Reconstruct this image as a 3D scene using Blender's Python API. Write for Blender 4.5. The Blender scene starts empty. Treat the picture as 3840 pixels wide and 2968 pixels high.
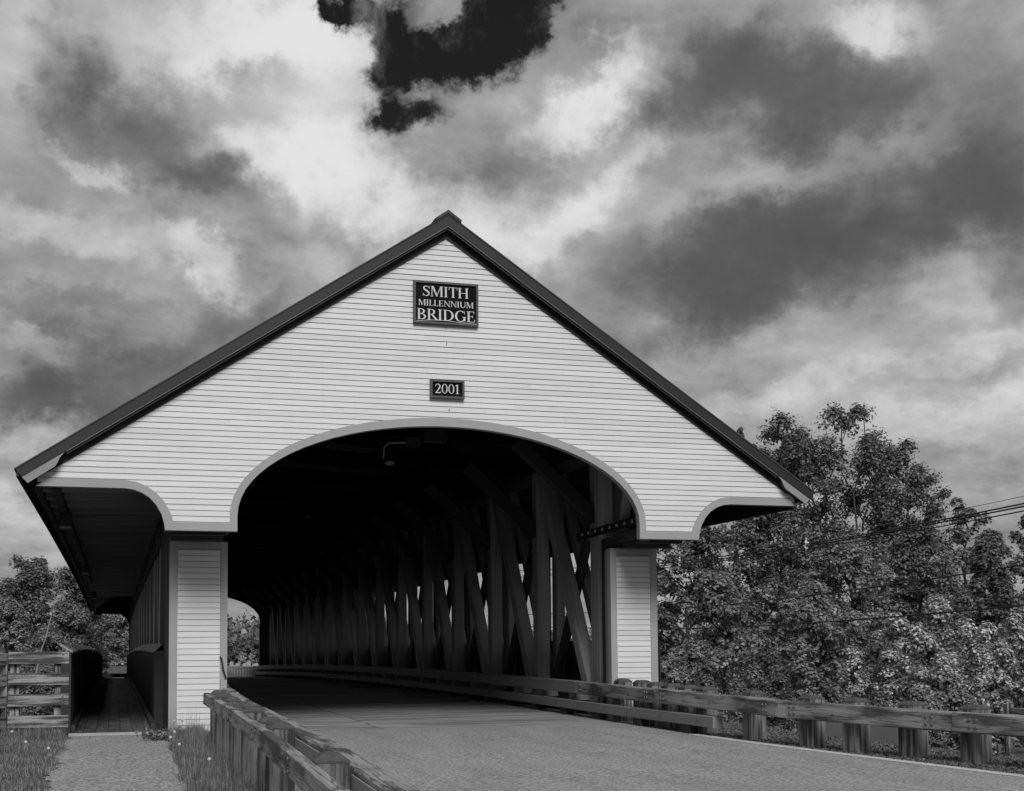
import bpy, math, random
import numpy as np
from mathutils import Vector, Matrix
random.seed(7); RNG = np.random.default_rng(7)
S = bpy.context.scene; COL = S.collection
R = math.radians

# ------------------------------------------------------------------ camera
CX, CY, F = 1915.23, 2130.05, 5010.05          # principal point and focal length, in the photograph's pixels
YAW, PITCH, ROLL = 0.288019, 0.065353, -0.008007
CAM = Vector((-6.2268, -25.4, 1.4431))
_r = Vector((math.cos(YAW), -math.sin(YAW), 0)); _f = Vector((math.sin(YAW), math.cos(YAW), 0)); _u = Vector((0, 0, 1))
FW = _f*math.cos(PITCH) + _u*math.sin(PITCH); _u2 = _u*math.cos(PITCH) - _f*math.sin(PITCH)
RT = _r*math.cos(ROLL) + _u2*math.sin(ROLL); UP = _u2*math.cos(ROLL) - _r*math.sin(ROLL)
cam = bpy.data.cameras.new('camera'); camo = bpy.data.objects.new('camera', cam); COL.objects.link(camo)
camo.matrix_world = Matrix((( RT.x, UP.x, -FW.x, CAM.x), (RT.y, UP.y, -FW.y, CAM.y), (RT.z, UP.z, -FW.z, CAM.z), (0, 0, 0, 1)))
cam.sensor_width = 36; cam.lens = F/3840*36
cam.shift_x = (1920-CX)/3840; cam.shift_y = (CY-1484)/3840
cam.clip_start = 0.1; cam.clip_end = 4000
S.camera = camo
def ray(px, py): return FW + RT*((px-CX)/F) - UP*((py-CY)/F)
def at(px, py, depth): return CAM + ray(px, py)*depth

# ------------------------------------------------------------------ world
W = bpy.data.worlds.new('World'); S.world = W; W.use_nodes = True
nt = W.node_tree; nt.nodes.clear(); N = nt.nodes; LK = nt.links
def wn(t, **k):
    n = N.new(t)
    for a, b in k.items(): setattr(n, a, b)
    return n
def wm(op, a, b=None, c=None, clamp=False):
    n = N.new('ShaderNodeMath'); n.operation = op; n.use_clamp = clamp
    for i, v in enumerate((a, b, c)):
        if v is None: continue
        if isinstance(v, (int, float)): n.inputs[i].default_value = v
        else: LK.new(v, n.inputs[i])
    return n.outputs[0]
SUN_EL, SUN_AZ = 38, 186       # azimuth clockwise from +Y: the sun stands behind the camera
sky = wn('ShaderNodeTexSky', sky_type='NISHITA', sun_disc=False, sun_elevation=R(SUN_EL), sun_rotation=R(SUN_AZ))
sep = wn('ShaderNodeSeparateColor'); LK.new(sky.outputs[0], sep.inputs[0])
tc = wn('ShaderNodeTexCoord'); D = tc.outputs['Generated']
nz = wn('ShaderNodeTexNoise'); LK.new(D, nz.inputs['Vector']); nz.inputs['Scale'].default_value = 7; nz.inputs['Detail'].default_value = 8; nz.inputs['Roughness'].default_value = .66
sx = wn('ShaderNodeSeparateXYZ'); LK.new(D, sx.inputs[0])
az = wm('ARCTAN2', sx.outputs[0], sx.outputs[1]); el = wm('ARCSINE', sx.outputs[2])
cb = wn('ShaderNodeCombineXYZ'); LK.new(az, cb.inputs[0]); LK.new(el, cb.inputs[1])
def vadd(a, nzc, amp):
    s = wn('ShaderNodeVectorMath', operation='SUBTRACT'); LK.new(nzc, s.inputs[0]); s.inputs[1].default_value = (.5, .5, .5)
    m = wn('ShaderNodeVectorMath', operation='MULTIPLY_ADD'); LK.new(s.outputs[0], m.inputs[0]); m.inputs[1].default_value = (amp, amp, 0); LK.new(a, m.inputs[2])
    return m.outputs[0]
UVS = vadd(cb.outputs[0], nz.outputs['Color'], .17)
UVH = vadd(cb.outputs[0], nz.outputs['Color'], .16)
def px2ae(x, y):
    d = ray(x*1.7583, y*1.7583).normalized(); return math.atan2(d.x, d.y), math.asin(d.z)
def blob(prev, uv, x, y, rx, ry, rot, amp):
    a, e = px2ae(x, y); k = 1.7583/F
    mp = wn('ShaderNodeMapping', vector_type='TEXTURE'); LK.new(uv, mp.inputs[0])
    mp.inputs['Location'].default_value = (a, e, 0); mp.inputs['Rotation'].default_value = (0, 0, R(rot)); mp.inputs['Scale'].default_value = (rx*k*1.05, ry*k, 1)
    dp = wn('ShaderNodeVectorMath', operation='DOT_PRODUCT'); LK.new(mp.outputs[0], dp.inputs[0]); LK.new(mp.outputs[0], dp.inputs[1])
    g = wm('POWER', .3679, wm('POWER', dp.outputs['Value'], 1.45))
    return wm('MULTIPLY_ADD', g, amp, prev)
BLOBS = [  # x, y, rx, ry, rotation, brightness: the cloud masses of the sky in view
 (640, 150, 210, 190, 20, .20), (60, 60, 230, 110, 0, .10), (520, 40, 200, 80, 0, .12), (560, 330, 160, 70, -10, .13), (720, 400, 150, 110, -30, .18),
 (860, 440, 200, 70, -15, .10), (1240, 200, 170, 70, 25, .24), (1150, 260, 130, 60, 0, .08), (1330, 330, 110, 45, 35, .13), (1200, 470, 110, 60, 20, .22),
 (1050, 540, 130, 60, -10, .16), (410, 570, 110, 50, -35, .17), (170, 330, 90, 30, -50, .12), (60, 490, 150, 45, -10, .12), (250, 500, 140, 50, -20, .08), (700, 620, 170, 60, -20, .10),
 (1900, 25, 110, 50, 0, .20), (1650, 400, 300, 40, 12, .06), (1980, 270, 120, 45, 40, .07), (2070, 560, 110, 90, 50, .15), (1800, 830, 330, 50, 8, .12), (2150, 720, 160, 40, 20, .12),
 (1700, 700, 260, 40, 5, .05), (2000, 690, 260, 30, 10, .05), (60, 740, 120, 40, -20, .08), (40, 960, 160, 40, 0, .09), (160, 1120, 260, 60, -5, .08), (1900, 950, 300, 60, 0, .10), (2150, 860, 120, 40, 20, .10),
 (330, 280, 200, 90, -35, -.17), (480, 190, 160, 60, 0, -.10), (130, 200, 60, 90, 0, -.08), (430, 380, 160, 50, -10, -.08), (1070, 330, 120, 70, 20, -.14), (1600, 190, 330, 110, -5, -.17), (1330, 90, 110, 50, 20, -.12),
 (1560, 570, 260, 90, 12, -.16), (1800, 480, 300, 90, 8, -.10), (2120, 400, 120, 120, 0, -.13), (2140, 560, 60, 120, 0, -.08), (250, 820, 220, 70, 15, -.13), (480, 700, 160, 50, 20, -.10), (100, 690, 220, 40, 5, -.10),
 (60, 870, 160, 40, 0, -.08), (1990, 800, 190, 35, 12, -.12), (1500, 690, 170, 60, 10, -.06), (180, 1050, 150, 25, 0, -.07),  (620, 560, 110, 40, -30, -.06), (1680, 230, 430, 130, -4, -.11), (1760, 590, 400, 90, 10, -.10), (2100, 300, 160, 200, 0, -.06), (560, 60, 170, 110, 0, .06), (980, 430, 240, 70, 10, .09), (1290, 130, 100, 40, 30, .14)]
acc = 0.60
for b in BLOBS: acc = blob(acc, UVS, *b[:5], b[5]*(1.25 if b[5] > 0 else 1.2))
pz = wm('ADD', sx.outputs[2], .22)          # cloud layer seen in perspective: billows shrink towards the horizon
cp = wn('ShaderNodeCombineXYZ'); LK.new(wm('DIVIDE', sx.outputs[0], pz), cp.inputs[0]); LK.new(wm('DIVIDE', sx.outputs[1], pz), cp.inputs[1])
def cloudnoise(scale, detail, rough, dist, w):
    q = wn('ShaderNodeTexNoise'); LK.new(cp.outputs[0], q.inputs['Vector'])
    q.inputs['Scale'].default_value = scale; q.inputs['Detail'].default_value = detail; q.inputs['Roughness'].default_value = rough; q.inputs['Distortion'].default_value = dist
    return wm('SUBTRACT', q.outputs['Fac'], w)
acc = wm('MULTIPLY_ADD', cloudnoise(2.3, 11, .62, .2, .5), .50, acc)
acc = wm('MULTIPLY_ADD', cloudnoise(6.5, 10, .68, .1, .5), .30, acc)
acc = wm('SMOOTH_MIN', wm('SMOOTH_MAX', acc, .34, .22), .89, .18)
acc = wm('POWER', acc, 2.2)
hole = 0.0
for b in [(740, 5, 95, 55, 0, 1.1), (880, 70, 90, 90, 0, 1.1), (1110, 20, 110, 65, 25, 1.3), (1000, 90, 90, 60, 30, .9), (830, 110, 60, 60, 0, .5), (1170, 5, 70, 35, 10, .9), (680, 5, 50, 35, 0, .8), (865, 250, 75, 45, 20, 1.15), (820, 170, 60, 60, 0, .6), (930, 20, 60, 30, 0, -.5), (880, 200, 35, 25, 20, -.35)]:
    hole = blob(hole, UVH, *b)
n3 = wn('ShaderNodeTexNoise'); LK.new(D, n3.inputs['Vector']); n3.inputs['Scale'].default_value = 14; n3.inputs['Detail'].default_value = 8; n3.inputs['Roughness'].default_value = .62
hole = wm('MULTIPLY_ADD', wm('SUBTRACT', n3.outputs['Fac'], .5), 1.9, hole)
mr = wn('ShaderNodeMapRange', interpolation_type='SMOOTHSTEP'); LK.new(hole, mr.inputs[0]); mr.inputs[1].default_value = .02; mr.inputs[2].default_value = .95
EXPO = 1.0
clear = wm('MULTIPLY', sep.outputs[0], .05)      # the red light of the clear sky: how a red-filtered plate sees blue
cloud = wm('MULTIPLY', acc, 10/2**EXPO)
mix = wn('ShaderNodeMix', data_type='FLOAT'); 
n4 = wn('ShaderNodeTexNoise'); LK.new(D, n4.inputs['Vector']); n4.inputs['Scale'].default_value = 9; n4.inputs['Detail'].default_value = 9; n4.inputs['Roughness'].default_value = .64; n4.inputs['Distortion'].default_value = .3
m4 = wn('ShaderNodeMapRange', interpolation_type='SMOOTHSTEP'); LK.new(n4.outputs['Fac'], m4.inputs[0]); m4.inputs[1].default_value = .52; m4.inputs[2].default_value = .72; m4.inputs[3].default_value = 1; m4.inputs[4].default_value = .5
LK.new(wm('MULTIPLY', mr.outputs[0], m4.outputs[0]), mix.inputs['Factor']); LK.new(cloud, mix.inputs['A']); LK.new(clear, mix.inputs['B'])
bg = wn('ShaderNodeBackground'); LK.new(mix.outputs['Result'], bg.inputs[0]); bg.inputs[1].default_value = .1
wo = wn('ShaderNodeOutputWorld'); LK.new(bg.outputs[0], wo.inputs[0])

sl = bpy.data.lights.new('sun', 'SUN'); sl.energy = 1.45; sl.angle = R(26); sl.color = (1, 1, 1)
so = bpy.data.objects.new('sun', sl); COL.objects.link(so)
sd = Vector((math.sin(R(SUN_AZ))*math.cos(R(SUN_EL)), math.cos(R(SUN_AZ))*math.cos(R(SUN_EL)), math.sin(R(SUN_EL))))
so.rotation_euler = sd.to_track_quat('Z', 'Y').to_euler(); so.location = (0, -40, 40)
vs = S.view_settings; vs.view_transform = 'Standard'; vs.look = 'None'; vs.exposure = EXPO; vs.gamma = 1; vs.use_curve_mapping = False
S.cycles.max_bounces = 6; S.cycles.diffuse_bounces = 4; S.cycles.transparent_max_bounces = 4

# ------------------------------------------------------------------ materials
def mat(name, col, rough=.7, var=.25, scale=(3, 3, 3), bump=.3, bdist=.01, detail=6, fine=0, finescale=60, isl=0, spec=.3, obj=.0, trans=0, streak=None, crack=0, lo=None, coord='Object'):
    m = bpy.data.materials.new(name); m.use_nodes = True; t = m.node_tree; n = t.nodes; l = t.links; n.clear()
    out = n.new('ShaderNodeOutputMaterial'); b = n.new('ShaderNodeBsdfPrincipled')
    b.inputs['Roughness'].default_value = rough; b.inputs['Specular IOR Level'].default_value = spec
    def mth(op, a, bb=None, c=None):
        q = n.new('ShaderNodeMath'); q.operation = op
        for i, v in enumerate((a, bb, c)):
            if v is None: continue
            if isinstance(v, (int, float)): q.inputs[i].default_value = v
            else: l.new(v, q.inputs[i])
        return q.outputs[0]
    tcn = n.new('ShaderNodeTexCoord'); co = tcn.outputs[coord]
    oi = n.new('ShaderNodeObjectInfo')
    off = n.new('ShaderNodeVectorMath'); off.operation = 'MULTIPLY_ADD'
    cmb = n.new('ShaderNodeCombineXYZ')
    for i in range(3): l.new(oi.outputs['Random'], cmb.inputs[i])
    l.new(cmb.outputs[0], off.inputs[0]); off.inputs[1].default_value = (37, 19, 53); l.new(co, off.inputs[2])
    mp = n.new('ShaderNodeMapping'); l.new(off.outputs[0], mp.inputs[0]); mp.inputs['Scale'].default_value = scale
    nz = n.new('ShaderNodeTexNoise'); l.new(mp.outputs[0], nz.inputs['Vector']); nz.inputs['Scale'].default_value = 1; nz.inputs['Detail'].default_value = detail; nz.inputs['Roughness'].default_value = .62
    f = mth('SUBTRACT', nz.outputs['Fac'], .5)
    v = mth('MULTIPLY_ADD', f, var*4, 1.0); hgt = nz.outputs['Fac']
    if fine:
        fz = n.new('ShaderNodeTexNoise'); l.new(off.outputs[0], fz.inputs['Vector']); fz.inputs['Scale'].default_value = finescale; fz.inputs['Detail'].default_value = 3
        v = mth('MULTIPLY', v, mth('MULTIPLY_ADD', mth('SUBTRACT', fz.outputs['Fac'], .5), fine*4, 1.0)); hgt = mth('MULTIPLY_ADD', fz.outputs['Fac'], .6, hgt)
    if streak:
        sm = n.new('ShaderNodeMapping'); l.new(off.outputs[0], sm.inputs[0]); sm.inputs['Scale'].default_value = streak[:3]
        sn = n.new('ShaderNodeTexNoise'); l.new(sm.outputs[0], sn.inputs['Vector']); sn.inputs['Scale'].default_value = 1; sn.inputs['Detail'].default_value = 5
        rr = n.new('ShaderNodeMapRange'); rr.interpolation_type = 'SMOOTHSTEP'; l.new(sn.outputs['Fac'], rr.inputs[0]); rr.inputs[1].default_value = .42; rr.inputs[2].default_value = .62; rr.inputs[3].default_value = 1; rr.inputs[4].default_value = streak[3]
        v = mth('MULTIPLY', v, rr.outputs[0])
    if crack:
        cm = n.new('ShaderNodeMapping'); l.new(off.outputs[0], cm.inputs[0]); cm.inputs['Scale'].default_value = (scale[0]*.35, scale[1]*.8, scale[2]*.8)
        cn = n.new('ShaderNodeTexNoise'); l.new(cm.outputs[0], cn.inputs['Vector']); cn.inputs['Scale'].default_value = 1.3; cn.inputs['Detail'].default_value = 4
        ab = mth('ABSOLUTE', mth('SUBTRACT', cn.outputs['Fac'], .5))
        cr = n.new('ShaderNodeMapRange'); l.new(ab, cr.inputs[0]); cr.inputs[1].default_value = 0; cr.inputs[2].default_value = .022; cr.inputs[3].default_value = 1-crack; cr.inputs[4].default_value = 1
        v = mth('MULTIPLY', v, cr.outputs[0]); hgt = mth('MULTIPLY', hgt, cr.outputs[0])
    if isl:
        g = n.new('ShaderNodeNewGeometry'); v = mth('MULTIPLY', v, mth('MULTIPLY_ADD', mth('POWER', g.outputs['Random Per Island'], 1.6), isl*2, 1-isl*.8))
    if obj: v = mth('MULTIPLY', v, mth('MULTIPLY_ADD', oi.outputs['Random'], obj*2, 1-obj))
    v = mth('MAXIMUM', mth('MULTIPLY', v, col), .004); v = mth('MINIMUM', v, .85)
    cc = n.new('ShaderNodeCombineColor')
    for i in range(3): l.new(v, cc.inputs[i])
    l.new(cc.outputs[0], b.inputs['Base Color'])
    if bump:
        bp = n.new('ShaderNodeBump'); l.new(hgt, bp.inputs['Height']); bp.inputs['Strength'].default_value = bump; bp.inputs['Distance'].default_value = bdist; l.new(bp.outputs[0], b.inputs['Normal'])
    sh = b.outputs[0]
    if trans:
        tr = n.new('ShaderNodeBsdfTranslucent'); l.new(cc.outputs[0], tr.inputs[0]); mx = n.new('ShaderNodeMixShader'); mx.inputs[0].default_value = trans
        l.new(sh, mx.inputs[1]); l.new(tr.outputs[0], mx.inputs[2]); sh = mx.outputs[0]
    l.new(sh, out.inputs[0]); return m
M = {}
M['white'] = mat('white_painted_clapboard', .585, .55, .06, (.5, 6, 5), .12, .004, streak=(.35, 3, .9, .93), obj=.03, fine=.012, finescale=14)
M['trim'] = mat('grey_painted_trim', .30, .55, .07, (1.2, 6, 1.2), .15, .003)
M['darktrim'] = mat('dark_painted_rake', .019, .5, .12, (1, 4, 1), .1, .003)
M['return'] = mat('weathered_return_board', .24, .6, .12, (3, 10, 9), .3, .004)
M['crown'] = mat('light_drip_edge', .10, .5, .15, (2, 2, 2), .1, .003)
M['roof'] = mat('dark_shingle_roof', .05, .85, .25, (3, 3, 3), .5, .01, fine=.15)
M['dark'] = mat('dark_stained_shaded_timber', .032, .7, .2, (.6, 9, 9), .4, .006, obj=.25)  # stain taken near black: gloom of the roof space put into the colour
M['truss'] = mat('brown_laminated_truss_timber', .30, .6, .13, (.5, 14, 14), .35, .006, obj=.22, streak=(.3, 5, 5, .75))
M['inrail'] = mat('smooth_bridge_rail_timber', .21, .6, .13, (.4, 10, 10), .3, .005, obj=.1)
M['deck'] = mat('worn_timber_deck', .27, .7, .18, (1.4, 12, 1), .35, .004, streak=(.35, .8, 1, .55), obj=.1)
M['plank'] = mat('walkway_plank', .10, .65, .25, (8, .8, 4), .4, .004, obj=.22, streak=(6, 2, 1, .6))
M['rail'] = mat('weathered_rail_timber', .27, .75, .17, (1.0, 16, 16), .8, .010, obj=.14, streak=(.8, 5, 5, .25), crack=.8)
M['post'] = mat('weathered_post_timber', .18, .8, .14, (1.3, 18, 18), .7, .008, obj=.2, streak=(.8, 12, 12, .22), crack=.6)
M['cap'] = mat('mossy_post_top', .065, .9, .35, (14, 14, 14), .8, .006, fine=.2)
M['fence'] = mat('streaky_fence_board', .30, .75, .12, (1.6, 22, 22), .7, .008, obj=.1, streak=(1.2, 16, 16, .16), crack=.6)
M['steel'] = mat('galvanised_steel', .28, .45, .12, (6, 6, 6), .2, .003, spec=.5)
M['bolt'] = mat('rusty_bolt', .09, .5, .2, (20, 20, 20), .3, .003, spec=.5)
M['asphalt'] = mat('aged_asphalt', .26, .85,   .10, (.9, .5, .5), 1, .02, fine=.68, finescale=24, crack=0, streak=(1.6, .22, 1, .9))
M['path'] = mat('pale_asphalt_path', .25, .85, .10, (1.3, 1.3, 1.3), 1, .02, fine=.95, finescale=24)
M['paint'] = mat('worn_white_edge_line', .47, .8, .2, (6, 6, 6), .4, .004, fine=.18, finescale=40)
M['ground'] = mat('soil_and_turf', .075, .95, .3, (3, 3, 3), .8, .02, fine=.2)
M['gravel'] = mat('gravelly_shoulder', .11, .95, .28, (5, 5, 5), 1, .03, fine=.25, finescale=30)
M['concrete'] = mat('grey_concrete', .24, .85, .1, (1.5, 1.5, 1.5), .4, .006, fine=.05)
M['sill'] = mat('pale_sill', .36, .8, .15, (4, 4, 4), .4, .005)
M['grass'] = mat('grass_blades', .19, .6, .35, (2.5, 2.5, 2.5), 0, isl=.85, trans=.25, spec=.25)
M['leaf'] = mat('maple_leaves', .25, .42, .42, (.45, .45, .45), 0, isl=.4, trans=.3, spec=.35)
M['leafdark'] = mat('dark_leaves', .16, .45, .34, (.5, .5, .5), 0, isl=.45, trans=.25, spec=.3)
M['leaflight'] = mat('pale_shrub_leaves', .43, .45, .22, (.7, .7, .7), 0, isl=.6, trans=.25, spec=.35)
M['bark'] = mat('tree_bark', .05, .9, .3, (6, 6, 2), .6, .02)
M['birch'] = mat('pale_birch_bark', .26, .8, .3, (4, 4, 8), .3, .01)
M['water'] = mat('dark_river_water', .03, .12, .1, (.5, .5, .5), .3, .05, spec=.5)
M['signblack'] = mat('black_sign_board', .004, .7, .1, (3, 3, 3), .05, .002, spec=.1)
M['signframe'] = mat('grey_sign_frame', .07, .5, .15, (8, 8, 8), .2, .003)
M['letter'] = mat('pale_sign_letters', .55, .5, .08, (12, 12, 12), .1, .002)
M['lamp'] = mat('pale_lamp_glass', .22, .4, .05, (5, 5, 5), 0)
M['metal'] = mat('grey_metal_housing', .02, .5, .1, (5, 5, 5), .1)
M['wire'] = mat('black_cable', .012, .5, .1, (1, 1, 1), 0)
M['thinwire'] = mat('bare_wire', .16, .4, .1, (1, 1, 1), 0)
M['spacer'] = mat('white_cable_spacer', .8, .5, .05, (1, 1, 1), 0)
M['stone'] = mat('white_gravestone', .3, .7, .12, (3, 3, 3), .2)
M['puff'] = mat('dandelion_down', .62, .9, .05, (9, 9, 9), 0, trans=.3)
M['stem'] = mat('dry_stem', .2, .7, .2, (9, 9, 9), 0)

# ------------------------------------------------------------------ helpers
def link(o, parent=None):
    COL.objects.link(o)
    if parent is not None: o.parent = parent
    return o
def mesh(name, v, f, m):
    me = bpy.data.meshes.new(name); me.from_pydata([tuple(p) for p in v], [], f); me.materials.append(M[m]); return me
def part(name, v, f, m, parent=None, smooth=False):
    me = mesh(name, v, f, m)
    if smooth:
        for p in me.polygons: p.use_smooth = True
    return link(bpy.data.objects.new(name, me), parent)
def tag(o, label=None, cat=None, group=None, kind=None):
    if label: o['label'] = label
    if cat: o['category'] = cat
    if group: o['group'] = group
    if kind: o['kind'] = kind
    return o
def thing(name, label, cat, loc=(0, 0, 0), group=None):
    o = bpy.data.objects.new(name, None); o.empty_display_size = .2; COL.objects.link(o); o.location = loc
    return tag(o, label, cat, group)
class B:
    def __init__(s): s.v = []; s.f = []
    def box(s, x0, x1, y0, y1, z0, z1):
        n = len(s.v); s.v += [(x0, y0, z0), (x1, y0, z0), (x1, y1, z0), (x0, y1, z0), (x0, y0, z1), (x1, y0, z1), (x1, y1, z1), (x0, y1, z1)]
        s.f += [(n, n+3, n+2, n+1), (n+4, n+5, n+6, n+7), (n, n+1, n+5, n+4), (n+1, n+2, n+6, n+5), (n+2, n+3, n+7, n+6), (n+3, n, n+4, n+7)]; return s
    def prism(s, poly, y0, y1):         # polygon in XZ, extruded along Y
        n = len(s.v); k = len(poly); s.v += [(x, y0, z) for x, z in poly] + [(x, y1, z) for x, z in poly]
        s.f += [tuple(range(n, n+k)), tuple(range(n+2*k-1, n+k-1, -1))] + [(n+i, n+k+i, n+k+(i+1) % k, n+(i+1) % k) for i in range(k)]; return s
    def band(s, A, Bp, y0, y1):         # two polylines in XZ of equal length -> thick band
        n = len(s.v); k = len(A)
        for x, z in A: s.v.append((x, y0, z))
        for x, z in Bp: s.v.append((x, y0, z))
        for x, z in A: s.v.append((x, y1, z))
        for x, z in Bp: s.v.append((x, y1, z))
        for i in range(k-1):
            a, b, c, d = n+i, n+i+1, n+k+i+1, n+k+i
            s.f += [(a, b, c, d), (a+2*k, d+2*k, c+2*k, b+2*k), (a, a+2*k, b+2*k, b), (d, c, c+2*k, d+2*k)]
        s.f += [(n, n+k, n+3*k, n+2*k), (n+k-1, n+3*k-1, n+4*k-1, n+2*k-1)]; return s
    def tube(s, pts, rad, k=5, cap=True):
        n0 = len(s.v); P = [Vector(p) for p in pts]
        if isinstance(rad, (int, float)): rad = [rad]*len(P)
        for i, p in enumerate(P):
            d = (P[min(i+1, len(P)-1)]-P[max(i-1, 0)]).normalized()
            a = d.orthogonal().normalized() if i == 0 else (a - d*a.dot(d)).normalized()
            b = d.cross(a)
            for j in range(k):
                t = 2*math.pi*j/k; s.v.append(tuple(p + (a*math.cos(t)+b*math.sin(t))*rad[i]))
        for i in range(len(P)-1):
            for j in range(k):
                q = n0+i*k; s.f.append((q+j, q+(j+1) % k, q+k+(j+1) % k, q+k+j))
        if cap: s.f += [tuple(range(n0+k-1, n0-1, -1)), tuple(range(len(s.v)-k, len(s.v)))]
        return s
    def dome(s, c, r, h, axis, k=8):
        ax = Vector(axis).normalized(); a = ax.orthogonal().normalized(); b = ax.cross(a); n = len(s.v); c = Vector(c)
        for rr, hh in ((r, 0), (r*.8, h*.7)):
            for j in range(k): t = 2*math.pi*j/k; s.v.append(tuple(c+(a*math.cos(t)+b*math.sin(t))*rr+ax*hh))
        s.v.append(tuple(c+ax*h))
        for j in range(k):
            s.f += [(n+j, n+(j+1) % k, n+k+(j+1) % k, n+k+j), (n+k+j, n+k+(j+1) % k, n+2*k)]
        return s
    def build(s, name, m, parent=None, smooth=False): return part(name, s.v, s.f, m, parent, smooth)

def camber(y):
    if y < 0: return .0115*y
    if y > 75.6: return -.0115*(y-75.6)
    return 1.0*(y/75.6)*(1-y/75.6)

def beam(name, a, b, w, h, m, parent=None, ch=.012, seg=1, jit=0, up=(0, 0, 1), rnd=random):
    """chamfered timber from a to b (centres of the ends); w across, h upward; local X runs along it"""
    a = Vector(a); b = Vector(b); d = b-a; Ln = d.length; x = d.normalized(); u = Vector(up)
    if abs(x.dot(u)) > .98: u = Vector((0, 1, 0))
    y = u.cross(x).normalized(); z = x.cross(y)
    c = ch; hw, hh = w/2, h/2
    prof = [(-hw+c, -hh), (hw-c, -hh), (hw, -hh+c), (hw, hh-c), (hw-c, hh), (-hw+c, hh), (-hw, hh-c), (-hw, -hh+c)]
    V = []; Fc = []
    for i in range(seg+1):
        for py, pz in prof:
            V.append((Ln*i/seg - Ln/2, py + rnd.uniform(-jit, jit), pz + rnd.uniform(-jit, jit)*(1.5 if pz > 0 else .6)))
    for i in range(seg):
        for j in range(8): Fc.append((i*8+j, i*8+(j+1) % 8, i*8+8+(j+1) % 8, i*8+8+j))
    Fc += [tuple(range(7, -1, -1)), tuple(range(seg*8, seg*8+8))]
    o = part(name, V, Fc, m, parent)
    mid = (a+b)/2; o.matrix_local = Matrix(((x.x, y.x, z.x, mid.x), (x.y, y.y, z.y, mid.y), (x.z, y.z, z.z, mid.z), (0, 0, 0, 1)))
    return o
def copyo(o, parent=None, mw=None):
    c = o.copy(); COL.objects.link(c); c.parent = parent
    if mw is not None: c.matrix_local = mw
    return c

# ------------------------------------------------------------------ terrain
def ss(a, b, t):
    t = np.clip((t-a)/(b-a), 0, 1); return t*t*(3-2*t)
def terr(x, y):
    x = np.asarray(x, float); y = np.asarray(y, float)
    base = np.where(y < 0, .0115*y, np.where(y > 75.6, -.0115*np.minimum(y-75.6, 20), 0)) - .03
    river = ss(2.2, 9, y)*(1-ss(64, 73, y))
    z = base - river*5.5
    side = ss(6.0, 12, x)*3.2*(1-river)*ss(-60, -20, y)*(1-.8*ss(80, 120, y)) + ss(9.5, 16, -x)*2.0*(1-river)*(1-ss(74, 90, y))
    z = z - side
    z = z + .12*np.sin(x*.7+1)*np.sin(y*.5)*np.clip(side, 0, 1)
    hill = 10*np.exp(-(((x-78)/52)**2 + ((y-560)/170)**2)) + 9*np.exp(-(((x+150)/200)**2+((y-420)/150)**2))
    return z + hill*ss(150, 320, y)
def grid(name, xs, ys, m, zf, off=0, kind='structure', jitter=None):
    X, Y = np.meshgrid(xs, ys); Z = zf(X, Y)+off
    v = np.stack([X, Y, Z], -1).reshape(-1, 3); nx = len(xs); f = [(j*nx+i, j*nx+i+1, (j+1)*nx+i+1, (j+1)*nx+i) for j in range(len(ys)-1) for i in range(nx-1)]
    o = part(name, v.tolist(), f, m, smooth=True); tag(o, kind=kind); return o
xs = np.concatenate([-np.geomspace(1500, 24, 22), np.arange(-20, 20.1, .8), np.geomspace(24, 1500, 22)])
ys = np.concatenate([-np.geomspace(600, 34, 14), np.arange(-30, 14, .8), np.arange(16, 62, 4), np.arange(64, 100, 2.), np.geomspace(104, 1800, 30)])
g = grid('ground', xs, ys, 'ground', terr)
w = grid('river_water', np.array([-1200., -60, -10, 10, 60, 1200.]), np.array([1., 20, 40, 60, 77.]), 'water', lambda a, b: a*0-4.6); 

def strip(name, L, Rr, ys, m, off, kind='structure'):
    v = []; f = []; n = 9
    for y in ys:
        a, b = L(y), Rr(y)
        for i in range(n): x = a+(b-a)*i/(n-1); v.append((x, y, camber(y)+off))
    for j in range(len(ys)-1):
        for i in range(n-1): q = j*n+i; f.append((q, q+1, q+n+1, q+n))
    return tag(part(name, v, f, m), kind=kind)
def interp(y, P): return float(np.interp(y, [p[0] for p in P], [p[1] for p in P]))
EDGE = [(-60, 9), (-20, 5.6), (-14, 5.05), (-12, 4.75), (-9, 4.4), (-6.5, 4.12), (-5, 3.98), (-3, 3.86), (2, 3.86)]
ry = list(np.arange(-60, -20, 4)) + list(np.arange(-20, .61, .4)) + [.62]
strip('road', lambda y: -4.15-.05*max(0, -y-8)**.8, lambda y: interp(y, EDGE)+.1, ry, 'asphalt', .0)
strip('gravel_shoulder', lambda y: interp(y, EDGE)+.08, lambda y: interp(y, EDGE)+2.2, [y for y in ry if y > -40], 'gravel', -.012)
strip('painted_edge_line', lambda y: interp(y, EDGE)+.008*math.sin(y*9), lambda y: interp(y, EDGE)+.23+.012*math.sin(y*13+1), [float(y) for y in np.arange(-40, -2.6, .12)], 'paint', .004)
def pl(y): return -7.02+.05*math.sin(y*2.1)+.03*math.sin(y*7.3)-.03*math.sin(y*17)
def pr(y): return -5.24-.014*min(-y, 18)+.04*math.sin(y*2.7+1)+.025*math.sin(y*8.1)
strip('footpath', pl, pr, [float(y) for y in np.arange(-30, 1.0, .1)], 'path', -.006)
strip('far_road', lambda y: -3.9, lambda y: 3.9, [75.7, 80, 90, 110, 140], 'asphalt', .0)
strip('far_footpath', lambda y: -7.0, lambda y: -5.3, [75.9, 80, 90, 100], 'path', .0)

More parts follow.
